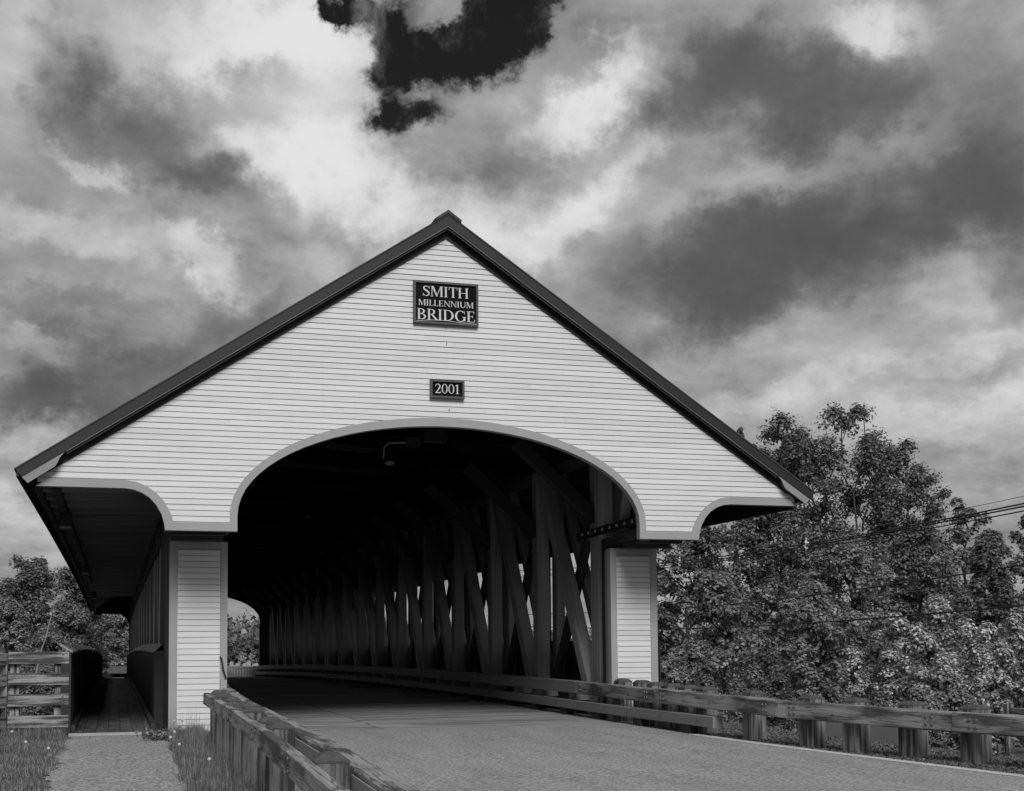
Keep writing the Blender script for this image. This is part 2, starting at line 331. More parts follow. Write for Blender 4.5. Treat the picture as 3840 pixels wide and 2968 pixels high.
# cracks in the asphalt
for i, (x0, y0, x1, y1, w_) in enumerate(((.9, -2.0, 2.6, -6.2, .012), (2.6, -6.2, 3.2, -8.6, .009), (-.6, -3.5, .9, -2.0, .008), (-3.4, .0, 3.6, -.35, .010), (-.8, -9.5, 1.4, -11.2, .009), (1.7, -9.0, 3.0, -13.0, .008))):
    rr = random.Random(i); v = []; f = []; n = 40; ox = oy = 0
    for k in range(n+1):
        t = k/n; ox += rr.uniform(-.025, .025); oy += rr.uniform(-.02, .02); ox *= .95; oy *= .95
        x, y = x0+(x1-x0)*t+ox, y0+(y1-y0)*t+oy; ww = w_*rr.uniform(.3, 1.2); nx, ny = -(y1-y0), (x1-x0); l = math.hypot(nx, ny)
        for s in (-1, 1): v.append((x+nx/l*ww/2*s, y+ny/l*ww/2*s, camber(y)+.0035))
    for k in range(n): f.append((2*k, 2*k+1, 2*k+3, 2*k+2))
    tag(part('road_crack', v, f, 'roof'), kind='structure')

# ------------------------------------------------------------------ covered bridge
BR = thing('covered_bridge', 'long timber covered bridge with white clapboard gable front and wide arched portal', 'covered bridge', (0, 0, 0))
L = 75.6; EXPB = .1083
def arch_pts(a, b, z0, base, n=36):
    P = [(-a, base)] + [(-a*math.cos(t), z0+b*math.sin(t)) for t in np.linspace(0, math.pi, n)] + [(a, base)]
    return P
ARI = arch_pts(4.05, 1.85, 4.10, 3.80); ARO = arch_pts(4.19, 2.015, 4.10, 3.95)
WI = [(5.36, 3.80), (5.38, 3.93), (5.43, 4.10), (5.52, 4.26), (5.64, 4.395), (5.78, 4.485), (5.93, 4.54), (6.10, 4.56), (7.63, 4.56)]   # outer curve, lower edge
WO = [(5.215, 3.95), (5.24, 4.06), (5.30, 4.19), (5.39, 4.34), (5.53, 4.495), (5.70, 4.61), (5.88, 4.685), (6.08, 4.71), (7.40, 4.71)]
def mid(A, Bp): return [((a[0]+b[0])/2, (a[1]+b[1])/2) for a, b in zip(A, Bp)]
arcm = mid(ARI, ARO); wm_ = mid(WI, WO)
low = [(-x, z) for x, z in reversed(wm_)] + [(-5.29, 3.875)] + [(-4.12, 3.875)] + arcm[1:-1] + [(4.12, 3.875), (5.29, 3.875)] + wm_[1:]
low = sorted(set((round(x+ (1e-4*i), 5), round(z, 5)) for i, (x, z) in enumerate(low)))
lowx = np.array([p[0] for p in low]); lowz = np.array([p[1] for p in low])
def zlow(x): return float(np.interp(x, lowx, lowz))
def zup(x): return 9.76-.6617*abs(x)
# clapboards: every course its own board, split at the openings
XS = np.unique(np.round(np.concatenate([lowx, np.linspace(-7.6, 7.6, 305)]), 4))
LOWS = np.array([zlow(x) for x in XS]); UPS = np.array([zup(x) for x in XS])
NAILS = []
z = 3.86; nb = 0; rb = random.Random(3)
while z < 9.75:
    z1 = z+EXPB; runs = []; cur = []
    lo_ = np.maximum(LOWS, z); hi_ = np.minimum(UPS, z1+.004)
    for i, x in enumerate(XS):
        if hi_[i]-lo_[i] > .004: cur.append(i)
        elif cur: runs.append(cur); cur = []
    if cur: runs.append(cur)
    for rn in runs:
        if len(rn) < 2: continue
        # keep only the ends and the samples where the outline bends
        keep = [rn[0]]
        for k in range(1, len(rn)-1):
            i = rn[k]
            if lo_[i] > z+1e-6 or hi_[i] < z1+.004-1e-6 or lo_[rn[k-1]] > z+1e-6 or lo_[rn[k+1]] > z+1e-6 or hi_[rn[k-1]] < z1+.003 or hi_[rn[k+1]] < z1+.003: keep.append(i)
        keep.append(rn[-1])
        if len(keep) > 70:
            keep = keep[:1]+keep[1:-1][::2]+keep[-1:]
        splits = []
        if XS[keep[-1]]-XS[keep[0]] > 4.5:
            wid = XS[keep[-1]]-XS[keep[0]]; c_ = rb.uniform(1.2, 4.2)
            while c_ < wid-.8: splits.append(XS[keep[0]]+c_); c_ += rb.uniform(3.4, 4.9)
        full = keep; groups = []; cur_ = [full[0]]; sp_ = [min(rn, key=lambda q: abs(XS[q]-v_)) for v_ in splits]
        allk = sorted(set(full+sp_)); 
        for q in allk[1:]:
            cur_.append(q)
            if q in sp_ and q != allk[-1]: groups.append(cur_); cur_ = [q]
        groups.append(cur_)
        # long courses are two or three boards butted
        for keep in groups:
         V = []; Fc = []; jy = rb.uniform(-.0012, .0012); sag = rb.uniform(-.0025, .0025)
         def yy(zz): return -.021+(zz-z)/EXPB*.014+jy
         for i in keep: V += [(XS[i], yy(lo_[i]), lo_[i]), (XS[i], yy(hi_[i]), max(hi_[i]-.0115, lo_[i]+.001)), (XS[i], .003, lo_[i])]  # boards stop short: dark backing in the gap stands in for lap shadow
         for k in range(len(keep)-1):
            q = 3*k; Fc += [(q, q+3, q+4, q+1), (q, q+2, q+5, q+3)]
         V = [(x_-(.001 if n_ >= len(V)-3 else 0)+(.0), y_, z_+(sag*math.sin(x_*.9) if lo_[keep[0]] <= z+1e-6 else 0)) for n_, (x_, y_, z_) in enumerate(V)]
         o = part('clapboard', V, Fc, 'white', BR); nb += 1
         for i in range(int(XS[keep[0]]/.61)-1, int(XS[keep[-1]]/.61)+2):
            x_ = i*.61+rb.uniform(-.012, .012); zn = z+.022
            if XS[keep[0]]+.02 < x_ < XS[keep[-1]]-.02 and zlow(x_) < z and rb.random() < .8: NAILS.append((x_, zn, yy(zn)))
    z = z1
nm = B()
for x_, z_, y_ in NAILS: nm.box(x_-.0035, x_+.0035, y_-.002, y_+.004, z_-.0035, z_+.0035)
o = nm.build('nail_head', 'bolt', BR); o['kind'] = 'stuff'
# backing wall behind the boards
A = [(x, zlow(x)+.02) for x in XS[::3]]; Bp = [(x, max(zup(x)+.27, zlow(x)+.03)) for x in XS[::3]]
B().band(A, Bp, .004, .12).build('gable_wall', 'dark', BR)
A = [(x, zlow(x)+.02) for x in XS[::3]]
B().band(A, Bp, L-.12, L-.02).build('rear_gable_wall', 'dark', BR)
# trims
def trim(name, a, b, m='trim', y0=-.034, y1=.14): return B().band(a, b, y0, y1).build(name, m, BR)
cuts = [0, 7, 12, 19, 26, 31, len(ARI)-1]
for a, b in zip(cuts[:-1], cuts[1:]):
    i = ARI[a:b+1]; o = ARO[a:b+1]
    trim('arch_trim', i, o, y0=-.034-(.0012 if a in (7, 19, 31) else 0))
for s in (-1, 1):
    trim('wing_trim', [(s*x, q) for x, q in WI[:8]], [(s*x, q) for x, q in WO[:8]])
    trim('wing_trim', [(s*x, q) for x, q in WI[7:]], [(s*x, q) for x, q in WO[7:]], y0=-.033)
    trim('pendant_trim', [(s*4.05, 3.80), (s*5.36, 3.80)], [(s*4.19, 3.95), (s*5.215, 3.95)], y0=-.0335)
    # dark frame under the projecting pendant
    x0, x1 = sorted((s*4.1, s*5.33)); B().box(x0, x1, .14, 1.70, 3.86, 4.05).build('pendant_soffit', 'dark', BR)
    for q in (.5, 1.15): B().box(s*4.72-.5, s*4.72+.5, q, q+.2, 3.72 if q > 1 else 3.77, 3.86).build('outrigger_beam', 'dark', BR)
# rakes
for s in (-1, 1):
    ln = lambda z0, x0, x1, k=.667: [(s*x0, z0-k*x0), (s*x1, z0-k*x1)]
    B().band(ln(9.725, .0, 7.42, .6617), ln(10.0, .0, 7.42, .667), -.038, .0).build('frieze_board', 'darktrim', BR)
    xs_ = [(s*0.001, 9.94), (s*2.6, 9.94-.667*2.6)], [(s*.001, 10.133), (s*2.6, 10.133-.667*2.6)]
    pts = [0.001, 2.55, 5.1, 7.86]
    for a, b in zip(pts[:-1], pts[1:]):
        dy = -.003 if a == 2.55 else 0
        e = 7.963 if b == 7.86 else b
        B().band([(s*a, 9.935-.667*a), (s*b, 9.935-.667*b)], [(s*a, 10.133-.667*a), (s*e, 10.133-.667*e)], -.23+dy, -.20).build('rake_fascia', 'darktrim', BR)
        B().band([(s*a, 9.905-.667*a), (s*min(b, 7.1), 9.905-.667*min(b, 7.1))], [(s*a, 9.934-.667*a), (s*min(b, 7.1), 9.934-.667*min(b, 7.1))], -.222+dy, -.2005).build('drip_moulding', 'crown', BR)
    B().band(ln(9.945, .001, 7.75), ln(10.0, .001, 7.75), -.199, -.04).build('rake_soffit', 'darktrim', BR)
    B().band(ln(9.86, .001, 7.1), ln(9.90, .001, 7.1), -.19, -.17).build('bed_moulding', 'darktrim', BR)
    up = [(7.86, 4.70), (7.40, 5.00), (7.25, 5.10), (7.12, 5.186), (7.02, 5.253), (6.94, 5.305), (6.86, 5.359)]
    dn = [(7.752, 4.585), (7.302, 4.895), (7.26, 4.955), (7.215, 5.06), (7.14, 5.16), (7.02, 5.235), (6.86, 5.33)]
    B().band([(s*x, q) for x, q in dn], [(s*x, q-.006) for x, q in up], -.215, -.18).build('cornice_return', 'return', BR)
    B().band([(s*x, q+.02) for x, q in dn], [(s*x, q-.02) for x, q in up], -.179, -.05).build('return_soffit', 'darktrim', BR)
# roof, cambered with the deck
YS = list(np.linspace(-.245, L+.29, 26))
def ext(name, polyf, m, ys=YS, parent=BR):
    v = []; f = []; k = len(polyf)
    for y in ys:
        c = camber(min(max(y, 0), L))
        v += [(x, y, q+c) for x, q in polyf]
    for j in range(len(ys)-1):
        for i in range(k): f.append((j*k+i, j*k+(i+1) % k, (j+1)*k+(i+1) % k, (j+1)*k+i))
    f += [tuple(range(k-1, -1, -1)), tuple(range((len(ys)-1)*k, len(ys)*k))]
    return part(name, v, f, m, parent)
for s in (-1, 1):
    ext('roof_slope', [(0, 10.135), (s*7.985, 10.135-.667*7.985), (s*7.985, 10.165-.667*7.985), (0, 10.165)], 'roof')
    ext('roof_sheathing', [(0, 10.05), (s*7.9, 10.05-.667*7.9), (s*7.9, 10.13-.667*7.9), (0, 10.13)], 'dark', ys=[-.19]+YS[1:-1]+[L+.23])
    ext('eave_beam', [(s*7.66, 4.50), (s*7.56, 4.50), (s*7.56, 4.75), (s*7.66, 4.75)], 'dark', ys=[.15]+YS[1:-1]+[L-.15])
    ext('eave_board', [(s*7.955, 4.70), (s*7.91, 4.70), (s*7.91, 4.80), (s*7.955, 4.80)], 'dark', ys=[-.18]+YS[1:-1]+[L+.2])
    for k in range(30):        # butts of the roofing poking past the eave
        y = .6+k*.62; B().box(*sorted((s*7.97, s*(8.0+.004*(k % 3)))), y, y+.5, 4.803+camber(y), 4.83+camber(y)).build('roofing_edge', 'roof', BR)
    # end board cut square to the slope
for s in (-1, 1):
    ext('ridge_cap', [(0, 10.17), (s*.26, 10.17-.667*.26), (s*.27, 10.22-.667*.26), (0, 10.235)], 'roof', ys=[-.262]+YS[1:])
for s in (-1, 1): B().box(s*4.63-.48, s*4.63+.48, 1.80, 2.5, 3.70, 4.0).build('pier_head_filler', 'dark', BR)  # added dark filler, hides the bright sliver between pier and soffit
# white piers
for s in (-1, 1):
    t = BR
    def bx(name, x0, x1, y0, y1, z0, z1, m):
        x0, x1 = sorted((s*x0, s*x1)); return B().box(x0, x1, y0, y1, z0, z1).build(name, m, BR)
    a, b = (4.085, 5.21) if s < 0 else (4.063, 5.145)
    bx('pier_trim', b-.155, b, 1.72, 1.78, -.12, 3.745, 'trim'); bx('pier_trim', a, a+.14, 1.72, 1.78, -.12, 3.745, 'trim')
    bx('pier_cap_trim', a+.141, b-.156, 1.722, 1.78, 3.605, 3.743, 'trim')
    bx('pier_side_trim', a-.001, a+.14, 1.782, 1.93, -.12, 3.744, 'trim'); bx('pier_side_board', a+.012, a+.14, 1.935, 2.10, -.1, 3.74, 'inrail')
    bx('pier_core', a+.05, b-.02, 1.764, 2.4, -.3, 3.70, 'dark')
    zz = -.11; k = 0
    while zz < 3.60:
        z1 = min(zz+.1155, 3.606); x0, x1 = sorted((s*(a+.142), s*(b-.157))); j = rb.uniform(-.001, .001)
        part('clapboard', [(x0, 1.732+j, zz), (x1, 1.732+j, zz), (x1, 1.746+j, z1-.008), (x0, 1.746+j, z1-.008), (x0, 1.762, zz), (x1, 1.762, zz)], [(0, 1, 2, 3), (0, 4, 5, 1)], 'white', BR); zz += .1155  # gap above each board shows the dark core as a shadow line
# deck
v = []; f = []; rd = random.Random(5)
bd = B(); y = .63; k = 0
while y < L:
    wd = .235+rd.uniform(-.006, .006); c = camber(y)
    if y < 20:
        sp = -1.15+rd.uniform(-.02, .02) if k % 2 else -1.15+rd.uniform(-.02, .02)
        for x0, x1 in ((-4.4, sp), (sp+.022, 4.4)):
            dz = rd.uniform(-.003, .003); o = B().box(x0, x1, y, y+wd-.008, c-.08, c+dz).build('deck_plank', 'deck', BR)
    else: bd.box(-4.4, 4.4, y, y+wd-.006, c-.08, c+rd.uniform(-.003, .003))
    y += wd; k += 1
o = bd.build('deck_planking', 'deck', BR); o['kind'] = 'stuff'
B().box(-5.3, 5.3, .45, 1.9, -1.2, -.1).build('bridge_seat', 'concrete', BR)
ext('deck_beam', [(-5.3, -.95), (5.3, -.95), (5.3, -.12), (-5.3, -.12)], 'dark', ys=list(np.linspace(1.9, L, 12)))
# walkway planks
wy0 = 1.16; cols = np.linspace(-7.02, -5.42, 8)
wb = B()
for i in range(7):
    y = wy0 - rd.uniform(0, .04); first = rd.uniform(1.2, 3.6)
    while y < L:
        ln = first if y < wy0+.2 else 3.6; ln = min(ln, L-y+.01); c0, c1 = camber(max(y, 0))+.03, camber(y+ln)+.03; dz = rd.uniform(-.005, .005)
        x0, x1 = cols[i]+.005, cols[i+1]-.005
        vv = [(x0, y, c0-.05), (x1, y, c0-.05), (x1, y+ln-.012, c1-.05), (x0, y+ln-.012, c1-.05), (x0, y, c0+dz), (x1, y, c0+dz), (x1, y+ln-.012, c1+dz), (x0, y+ln-.012, c1+dz)]
        if y < 45: part('walkway_plank', vv, [(4, 5, 6, 7), (0, 1, 5, 4), (1, 2, 6, 5), (2, 3, 7, 6), (3, 0, 4, 7)], 'plank', BR)
        else:
            n = len(wb.v); wb.v += vv; wb.f += [tuple(n+q for q in t_) for t_ in [(4, 5, 6, 7), (0, 1, 5, 4), (1, 2, 6, 5), (2, 3, 7, 6), (3, 0, 4, 7)]]
        y += ln
o = wb.build('far_walkway_planking', 'plank', BR); o['kind'] = 'stuff'
ext('walkway_joist', [(-7.2, -.4), (-5.3, -.4), (-5.3, -.03), (-7.2, -.03)], 'dark', ys=list(np.linspace(1.3, L, 12)))
B().box(-7.04, -5.235, .98, 1.14, -.12, .045).build('walkway_sill', 'sill', BR)
B().box(-7.04, -5.3, L+.2, L+.4, -.12, .03).build('far_walkway_sill', 'sill', BR)
# walkway kerbs
for s_, x0 in ((0, -5.50), (1, -6.98)):
    for k in range(21):
        y0 = 1.5+k*3.6; y1 = min(y0+3.57, L); beam('walkway_kerb', (x0, y0, camber(y0)+.10), (x0, y1, camber(y1)+.10), .09, .12, 'dark', BR, .01)
    for k in range(10): beam('kerb_block', (x0, 2.0+k*3.6, camber(2+k*3.6)+.03), (x0, 2.5+k*3.6, camber(2.5+k*3.6)+.03), .08, .05, 'dark', BR, .004)
# board walls of the walkway
def boardwall(name, x, y0, y1, z0, z1, w=.21, th=.025, face=1, m='dark', near=7, topf=None):
    st = B(); y = y0
    while y < y1:
        c = camber(y); a = dict(x0=min(x, x+face*th), x1=max(x, x+face*th)); j = rd.uniform(0, .012)
        zt = z1 if topf is None else topf(y)
        if y < near: B().box(a['x0']+j, a['x1']+j, y, y+w-.014, z0+c, zt+c).build(name, m, BR)
        else: st.box(a['x0']+j, a['x1']+j, y, y+w-.014, z0+c, zt+c)
        y += w
    if st.v: o = st.build(name+'_far', m, BR); o['kind'] = 'stuff'
    ext(name+'_backing', [(x+face*.05, z0), (x+face*.08, z0), (x+face*.08, z1), (x+face*.05, z1)], 'dark', ys=list(np.linspace(y0, y1, 10)))
boardwall('truss_siding_board', -5.215, 1.80, 7.0, -.1, 4.9, near=7)
boardwall('parapet_board', -5.40, 4.6, L, -.1, 1.52, near=12, face=1)
boardwall('outer_parapet_board', -7.06, 1.45, L, -.1, 1.50, near=12, face=-1)
B().box(-5.40, -5.21, 4.56, 4.60, -.1, 1.60).build('parapet_end_board', 'dark', BR)
for k in range(20):       # cap boards on the parapets
    y0 = 4.55+k*3.7; y1 = min(y0+3.69, L)
    if y0 > L-1: break
    for (xa, za, xb, zb) in ((-5.44, 1.50, -5.26, 1.66), (-7.22, 1.63, -7.0, 1.50)):
        c0, c1 = camber(y0), camber(y1); yy0 = y0 if xa > -6 else y0-3.2
        part('parapet_cap', [(xa, yy0, za+c0), (xb, yy0, zb+c0), (xb, y1, zb+c1), (xa, y1, za+c1), (xa, yy0, za+c0+.035), (xb, yy0, zb+c0+.035), (xb, y1, zb+c1+.035), (xa, y1, za+c1+.035)],
             [(0, 3, 2, 1), (4, 5, 6, 7), (0, 1, 5, 4), (1, 2, 6, 5), (2, 3, 7, 6), (3, 0, 4, 7)], 'truss', BR)
B().box(-7.20, -7.02, 1.38, 1.45, -.1, 1.55).build('parapet_end_post', 'dark', BR)
# outer siding of the truss on the right, with its long window band
boardwall('outer_siding_board', 5.36, 2.1, L, -.9, 1.72, near=0, face=-1)
boardwall('upper_siding_board', 5.36, 2.1, L, 4.12, 5.2, near=0, face=-1)
boardwall('upper_walkway_siding', -5.24, 7.0, L, 4.0, 5.2, near=0, face=1)
for k in range(0, 16): B().box(5.30, 5.44, 3.4+4.5*k+2.15, 3.4+4.5*k+2.5, 1.6+camber(4.5*k), 4.2+camber(4.5*k)).build('window_mullion', 'dark', BR)
# truss
YK = [3.75+4.5*k for k in range(16)]
posts = []
for s in (-1, 1):
    for k, y in enumerate(YK):
        c = camber(y)
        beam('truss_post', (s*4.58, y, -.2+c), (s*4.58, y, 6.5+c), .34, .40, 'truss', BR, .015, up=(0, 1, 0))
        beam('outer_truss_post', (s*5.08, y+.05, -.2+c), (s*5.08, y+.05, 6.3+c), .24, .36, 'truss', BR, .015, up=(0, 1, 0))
        beam('knee_brace', (s*4.50, y-.02, 4.55+c), (s*2.55, y-.02, 6.28+c), .26, .30, 'dark', BR, .012)  # braces darker than the posts: dim upper light put into the colour
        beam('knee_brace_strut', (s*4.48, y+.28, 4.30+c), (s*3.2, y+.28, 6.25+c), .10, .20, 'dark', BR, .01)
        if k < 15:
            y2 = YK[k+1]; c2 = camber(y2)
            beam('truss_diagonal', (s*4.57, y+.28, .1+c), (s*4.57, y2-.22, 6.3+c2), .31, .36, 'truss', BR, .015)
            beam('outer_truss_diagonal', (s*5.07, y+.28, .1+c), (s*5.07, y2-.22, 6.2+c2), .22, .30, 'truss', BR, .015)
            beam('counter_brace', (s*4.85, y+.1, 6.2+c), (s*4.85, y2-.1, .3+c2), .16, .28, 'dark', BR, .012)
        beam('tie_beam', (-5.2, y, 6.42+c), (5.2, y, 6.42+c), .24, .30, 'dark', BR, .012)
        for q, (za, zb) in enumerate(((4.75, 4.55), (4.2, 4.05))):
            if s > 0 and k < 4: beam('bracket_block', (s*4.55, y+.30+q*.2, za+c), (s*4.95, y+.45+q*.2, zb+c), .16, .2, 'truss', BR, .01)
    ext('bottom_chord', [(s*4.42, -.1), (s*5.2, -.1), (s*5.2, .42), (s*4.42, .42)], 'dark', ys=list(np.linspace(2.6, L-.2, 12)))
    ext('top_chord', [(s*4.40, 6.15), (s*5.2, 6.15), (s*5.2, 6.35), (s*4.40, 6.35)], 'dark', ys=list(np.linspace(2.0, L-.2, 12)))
beam('truss_end_post', (4.30, 2.62, -.1), (4.30, 2.62, 5.6), .28, .28, 'truss', BR, .012, up=(0, 1, 0))
beam('truss_end_post', (4.62, 2.75, -.1), (4.62, 2.75, 5.6), .28, .28, 'truss', BR, .012, up=(0, 1, 0))
beam('truss_end_post', (-4.40, 2.62, -.1), (-4.40, 2.62, 5.6), .30, .30, 'truss', BR, .012, up=(0, 1, 0))
beam('portal_brace', (4.62, 2.5, 3.6), (4.20, .9, 5.3), .2, .22, 'truss', BR, .012)
beam('portal_post', (4.35, .55, 3.8), (4.35, .55, 5.6), .2, .22, 'truss', BR, .012, up=(0, 1, 0))
# rafters and joists over roadway and walkway
for k in range(50):
    y = .9+1.5*k; c = camber(y)
    for s in (-1, 1):
        if k < 26: beam('rafter', (s*.1, y, 9.90+c), (s*7.85, y, 9.90-.667*7.75+c), .10, .22, 'dark', BR, .008)
    if k < 34:
        beam('walkway_joist_overhead', (-5.25, y+.1, 4.72+c), (-7.58, y+.1, 4.66+c), .09, .20, 'truss', BR, .008)
        if k < 24: beam('walkway_soffit_brace', (-5.25, y+.1, 4.80+c), (-7.45, y+.9, 4.83+c), .06, .10, 'truss', BR, .006)
beam('walkway_stringer', (-7.30, .3, 4.62), (-7.30, 37.8, 4.62+camber(37.8)), .16, .16, 'dark', BR, .01)
for k in range(18):
    y = 2.2+k*4; beam('cross_brace', (-4.6, y, 6.62+camber(y)), (4.6, y+4, 6.62+camber(y+4)), .12, .14, 'dark', BR, .01)
# bolted steel plate at the portal
o = beam('bolted_plate', (4.16, .35, 4.23), (4.16, 4.15, 4.19), .03, .19, 'metal', BR, .004)
for k in range(8):
    y = .6+k*.45; B().dome((4.143, y, 4.225), .04, .035, (-1, 0, 0)).build('plate_bolt', 'steel', BR)
# far portal return of the roof is open; far end deck kerb
bx = B().box(-5.25, -4.06, L-.6, L-.1, -.2, 3.9); bx.build('far_pier', 'dark', BR); B().box(4.06, 5.25, L-.6, L-.1, -.2, 3.9).build('far_pier', 'dark', BR)
B().box(-4.215, -4.095, 1.66, 1.715, .70, 1.0).build('socket_box', 'trim', BR)
B().tube([(-4.225, 1.70, 1.46), (-4.20, 1.66, 1.42), (-4.17, 1.66, 1.22), (-4.11, 1.67, 1.02)], .018, 6).build('conduit', 'metal', BR)

# ------------------------------------------------------------------ signs
def ell(cx, cy, rx, ry, tx, ty, a0=0, a1=360, n=22):
    P = []; Q = []
    for i in range(n+1):
        a = R(a0+(a1-a0)*i/n); P.append((cx+rx*math.cos(a), cy+ry*math.sin(a))); Q.append((cx+(rx-tx)*math.cos(a), cy+(ry-ty)*math.sin(a)))
    return ('b', P, Q)
def rc(x0, x1, y0, y1): return ('b', [(x0, y0), (x1, y0)], [(x0, y1), (x1, y1)])
def pg(*p): return ('b', [p[0], p[1]], [p[3], p[2]])
def stroke(pts, ws):
    P = []; Q = []
    for i, (x, y) in enumerate(pts):
        a = pts[max(i-1, 0)]; b = pts[min(i+1, len(pts)-1)]; dx, dy = b[0]-a[0], b[1]-a[1]; l = math.hypot(dx, dy) or 1
        P.append((x-dy/l*ws[i]/2, y+dx/l*ws[i]/2)); Q.append((x+dy/l*ws[i]/2, y-dx/l*ws[i]/2))
    return ('b', P, Q)
T, t_ = .135, .045
def stem(x): return [rc(x, x+T, 0, 1), rc(x-.07, x+T+.07, 0, t_*.8), rc(x-.07, x+T+.07, 1-t_*.8, 1)]
def thin(x): return [rc(x, x+t_*1.3, 0, 1), rc(x-.08, x+t_+.09, 0, t_*.8), rc(x-.08, x+t_+.09, 1-t_*.8, 1)]
GL = {
 'I': (.40, stem(.12)), 'L': (.66, stem(.1)+[rc(.1, .6, 0, t_), pg((.55, 0), (.6, 0), (.63, .26), (.6, .26))]),
 'T': (.74, stem(.30)[:2]+[rc(.03, .70, 1-t_, 1), pg((.03, 1), (.07, 1), (.05, .74), (.02, .74)), pg((.66, 1), (.70, 1), (.71, .74), (.68, .74))]),
 'H': (.92, stem(.1)+stem(.66)+[rc(.2, .7, .47, .47+t_)]),
 'E': (.70, stem(.1)+[rc(.1, .60, 0, t_), rc(.1, .58, 1-t_, 1), rc(.2, .47, .49, .49+t_), rc(.45, .48, .38, .62), pg((.56, 0), (.61, 0), (.65, .24), (.62, .24)), pg((.54, .77), (.57, .77), (.58, 1), (.55, 1))]),
 'M': (1.08, thin(.12)+stem(.84)+[pg((.12, 1), (.28, 1), (.56, .12), (.50, 0)), pg((.50, 0), (.55, 0), (.87, 1), (.82, 1))]),
 'N': (.92, thin(.14)+thin(.76)+[pg((.06, 1), (.22, 1), (.82, 0), (.74, 0))]),
 'U': (.88, [rc(.1, .1+T, .3, 1), rc(.03, .1+T+.07, 1-t_*.8, 1), rc(.72, .72+t_*1.3, .3, 1), rc(.63, .86, 1-t_*.8, 1), ell(.44, .31, .34, .32, .12, .07, 180, 360)]),
 'B': (.74, stem(.1)+[ell(.30, .755, .30, .245, T, t_, -90, 90), ell(.32, .265, .36, .265, T, t_, -90, 90), rc(.2, .34, 0, t_), rc(.2, .34, 1-t_, 1), rc(.2, .32, .49, .49+t_)]),
 'R': (.80, stem(.1)+[ell(.30, .74, .32, .26, T, t_, -90, 90), rc(.2, .34, 1-t_, 1), rc(.2, .32, .48, .48+t_), pg((.30, .5), (.44, .5), (.84, 0), (.66, 0))]),
 'D': (.86, stem(.1)+[ell(.32, .5, .48, .5, .15, t_, -90, 90), rc(.2, .34, 0, t_), rc(.2, .34, 1-t_, 1)]),
 'G': (.90, [ell(.46, .5, .42, .515, .15, .05, 48, 318), rc(.68, .68+T, .05, .42), rc(.58, .88, .40, .44), pg((.76, .98), (.79, .98), (.77, .70), (.74, .70))]),
 'S': (.62, [stroke([(.52, .78), (.47, .90), (.36, .965), (.26, .96), (.16, .90), (.12, .80), (.14, .70), (.22, .61), (.34, .52), (.45, .43), (.52, .33), (.53, .21), (.47, .10), (.36, .035), (.25, .035), (.14, .09), (.08, .22)],
                    [.03, .04, .055, .065, .09, .11, .125, .14, .15, .14, .125, .11, .09, .065, .055, .04, .03]), pg((.53, .99), (.56, .99), (.55, .70), (.52, .72)), pg((.05, .28), (.08, .28), (.08, 0), (.05, 0))]),
 '0': (.62, [ell(.31, .5, .27, .51, .10, .045)]), '1': (.46, [rc(.2, .2+.11, 0, 1), rc(.1, .41, 0, t_), pg((.07, .86), (.07, .82), (.2, .86), (.2, .97))]),
 '2': (.60, [stroke([(.07, .72), (.10, .86), (.18, .955), (.28, .98), (.40, .93), (.47, .80), (.46, .66), (.38, .48), (.24, .26), (.07, .045)], [.04, .06, .06, .06, .08, .11, .12, .11, .08, .05]), rc(.06, .52, 0, .10), pg((.49, .0), (.53, .0), (.57, .24), (.54, .24))]),
}
def text(parent, s, xc, z0, h, width, y):
    adv = [GL[c][0] for c in s]; k = width/sum(adv)/h; x = xc-width/2
    for c in s:
        bb = B()
        for i, (_, P, Q) in enumerate(GL[c][1]):
            d = .0006*i; bb.band([(x+px*h*k, z0+pz*h) for px, pz in P], [(x+px*h*k, z0+pz*h) for px, pz in Q], y-.008-d, y+.004)
        bb.build('letter', 'letter', parent); x += GL[c][0]*h*k
def sign(label, x0, x1, z0, z1, lines, loc):
    t = thing('name_sign' if len(lines) > 1 else 'date_sign', label, 'sign', loc)
    x0 -= loc[0]; x1 -= loc[0]; z0 -= loc[2]; z1 -= loc[2]
    B().box(x0+.02, x1-.02, -.05, -.01, z0+.02, z1-.02).build('sign_board', 'signblack', t)
    w = .042
    for a in ((x0, x0+w, z0, z1), (x1-w, x1, z0, z1)): B().box(a[0], a[1], -.082, -.01, a[2], a[3]).build('frame', 'signframe', t)
    for a in ((x0+w, x1-w, z0, z0+w), (x0+w, x1-w, z1-w, z1)): B().box(a[0], a[1], -.080, -.012, a[2], a[3]).build('frame', 'signframe', t)
    for s, xc, zz, h, wd in lines: text(t, s, xc-loc[0], zz-loc[2], h, wd, -.05)
    return t
sg = sign('black framed sign high under the gable peak lettered SMITH MILLENNIUM BRIDGE', -.675, .64, 7.975, 8.825, [('SMITH', -.02, 8.525, .205, .95), ('MILLENNIUM', -.015, 8.335, .118, 1.13), ('BRIDGE', -.01, 8.055, .215, 1.20)], (0, -.02, 8.4))
B().tube([(-.62, -.075, -.385), (-.3, -.08, -.355), (0, -.08, -.352), (.3, -.08, -.375), (.6, -.08, -.385)], .006, 5).build('hanging_wire', 'letter', sg)
sign('small black framed sign reading 2001 above the portal arch', -.345, .347, 6.503, 6.867, [('2001', .0, 6.60, .185, .50)], (0, -.02, 6.68))
for (x, zz) in ((.0, 7.60), (.05, 6.28), (-.01, 7.93)):
    o = B().tube([(0, 0, 0), (0, -.04, 0), (0, -.045, .02)], .007, 6).build('screw_hook', 'bolt'); o.location = (x, -.02, zz)
    tag(o, {7.60: 'small screw hook in the clapboards midway between the two signs', 6.28: 'small screw hook in the clapboards just above the portal arch', 7.93: 'small screw hook right under the large name sign'}[zz], 'hook')

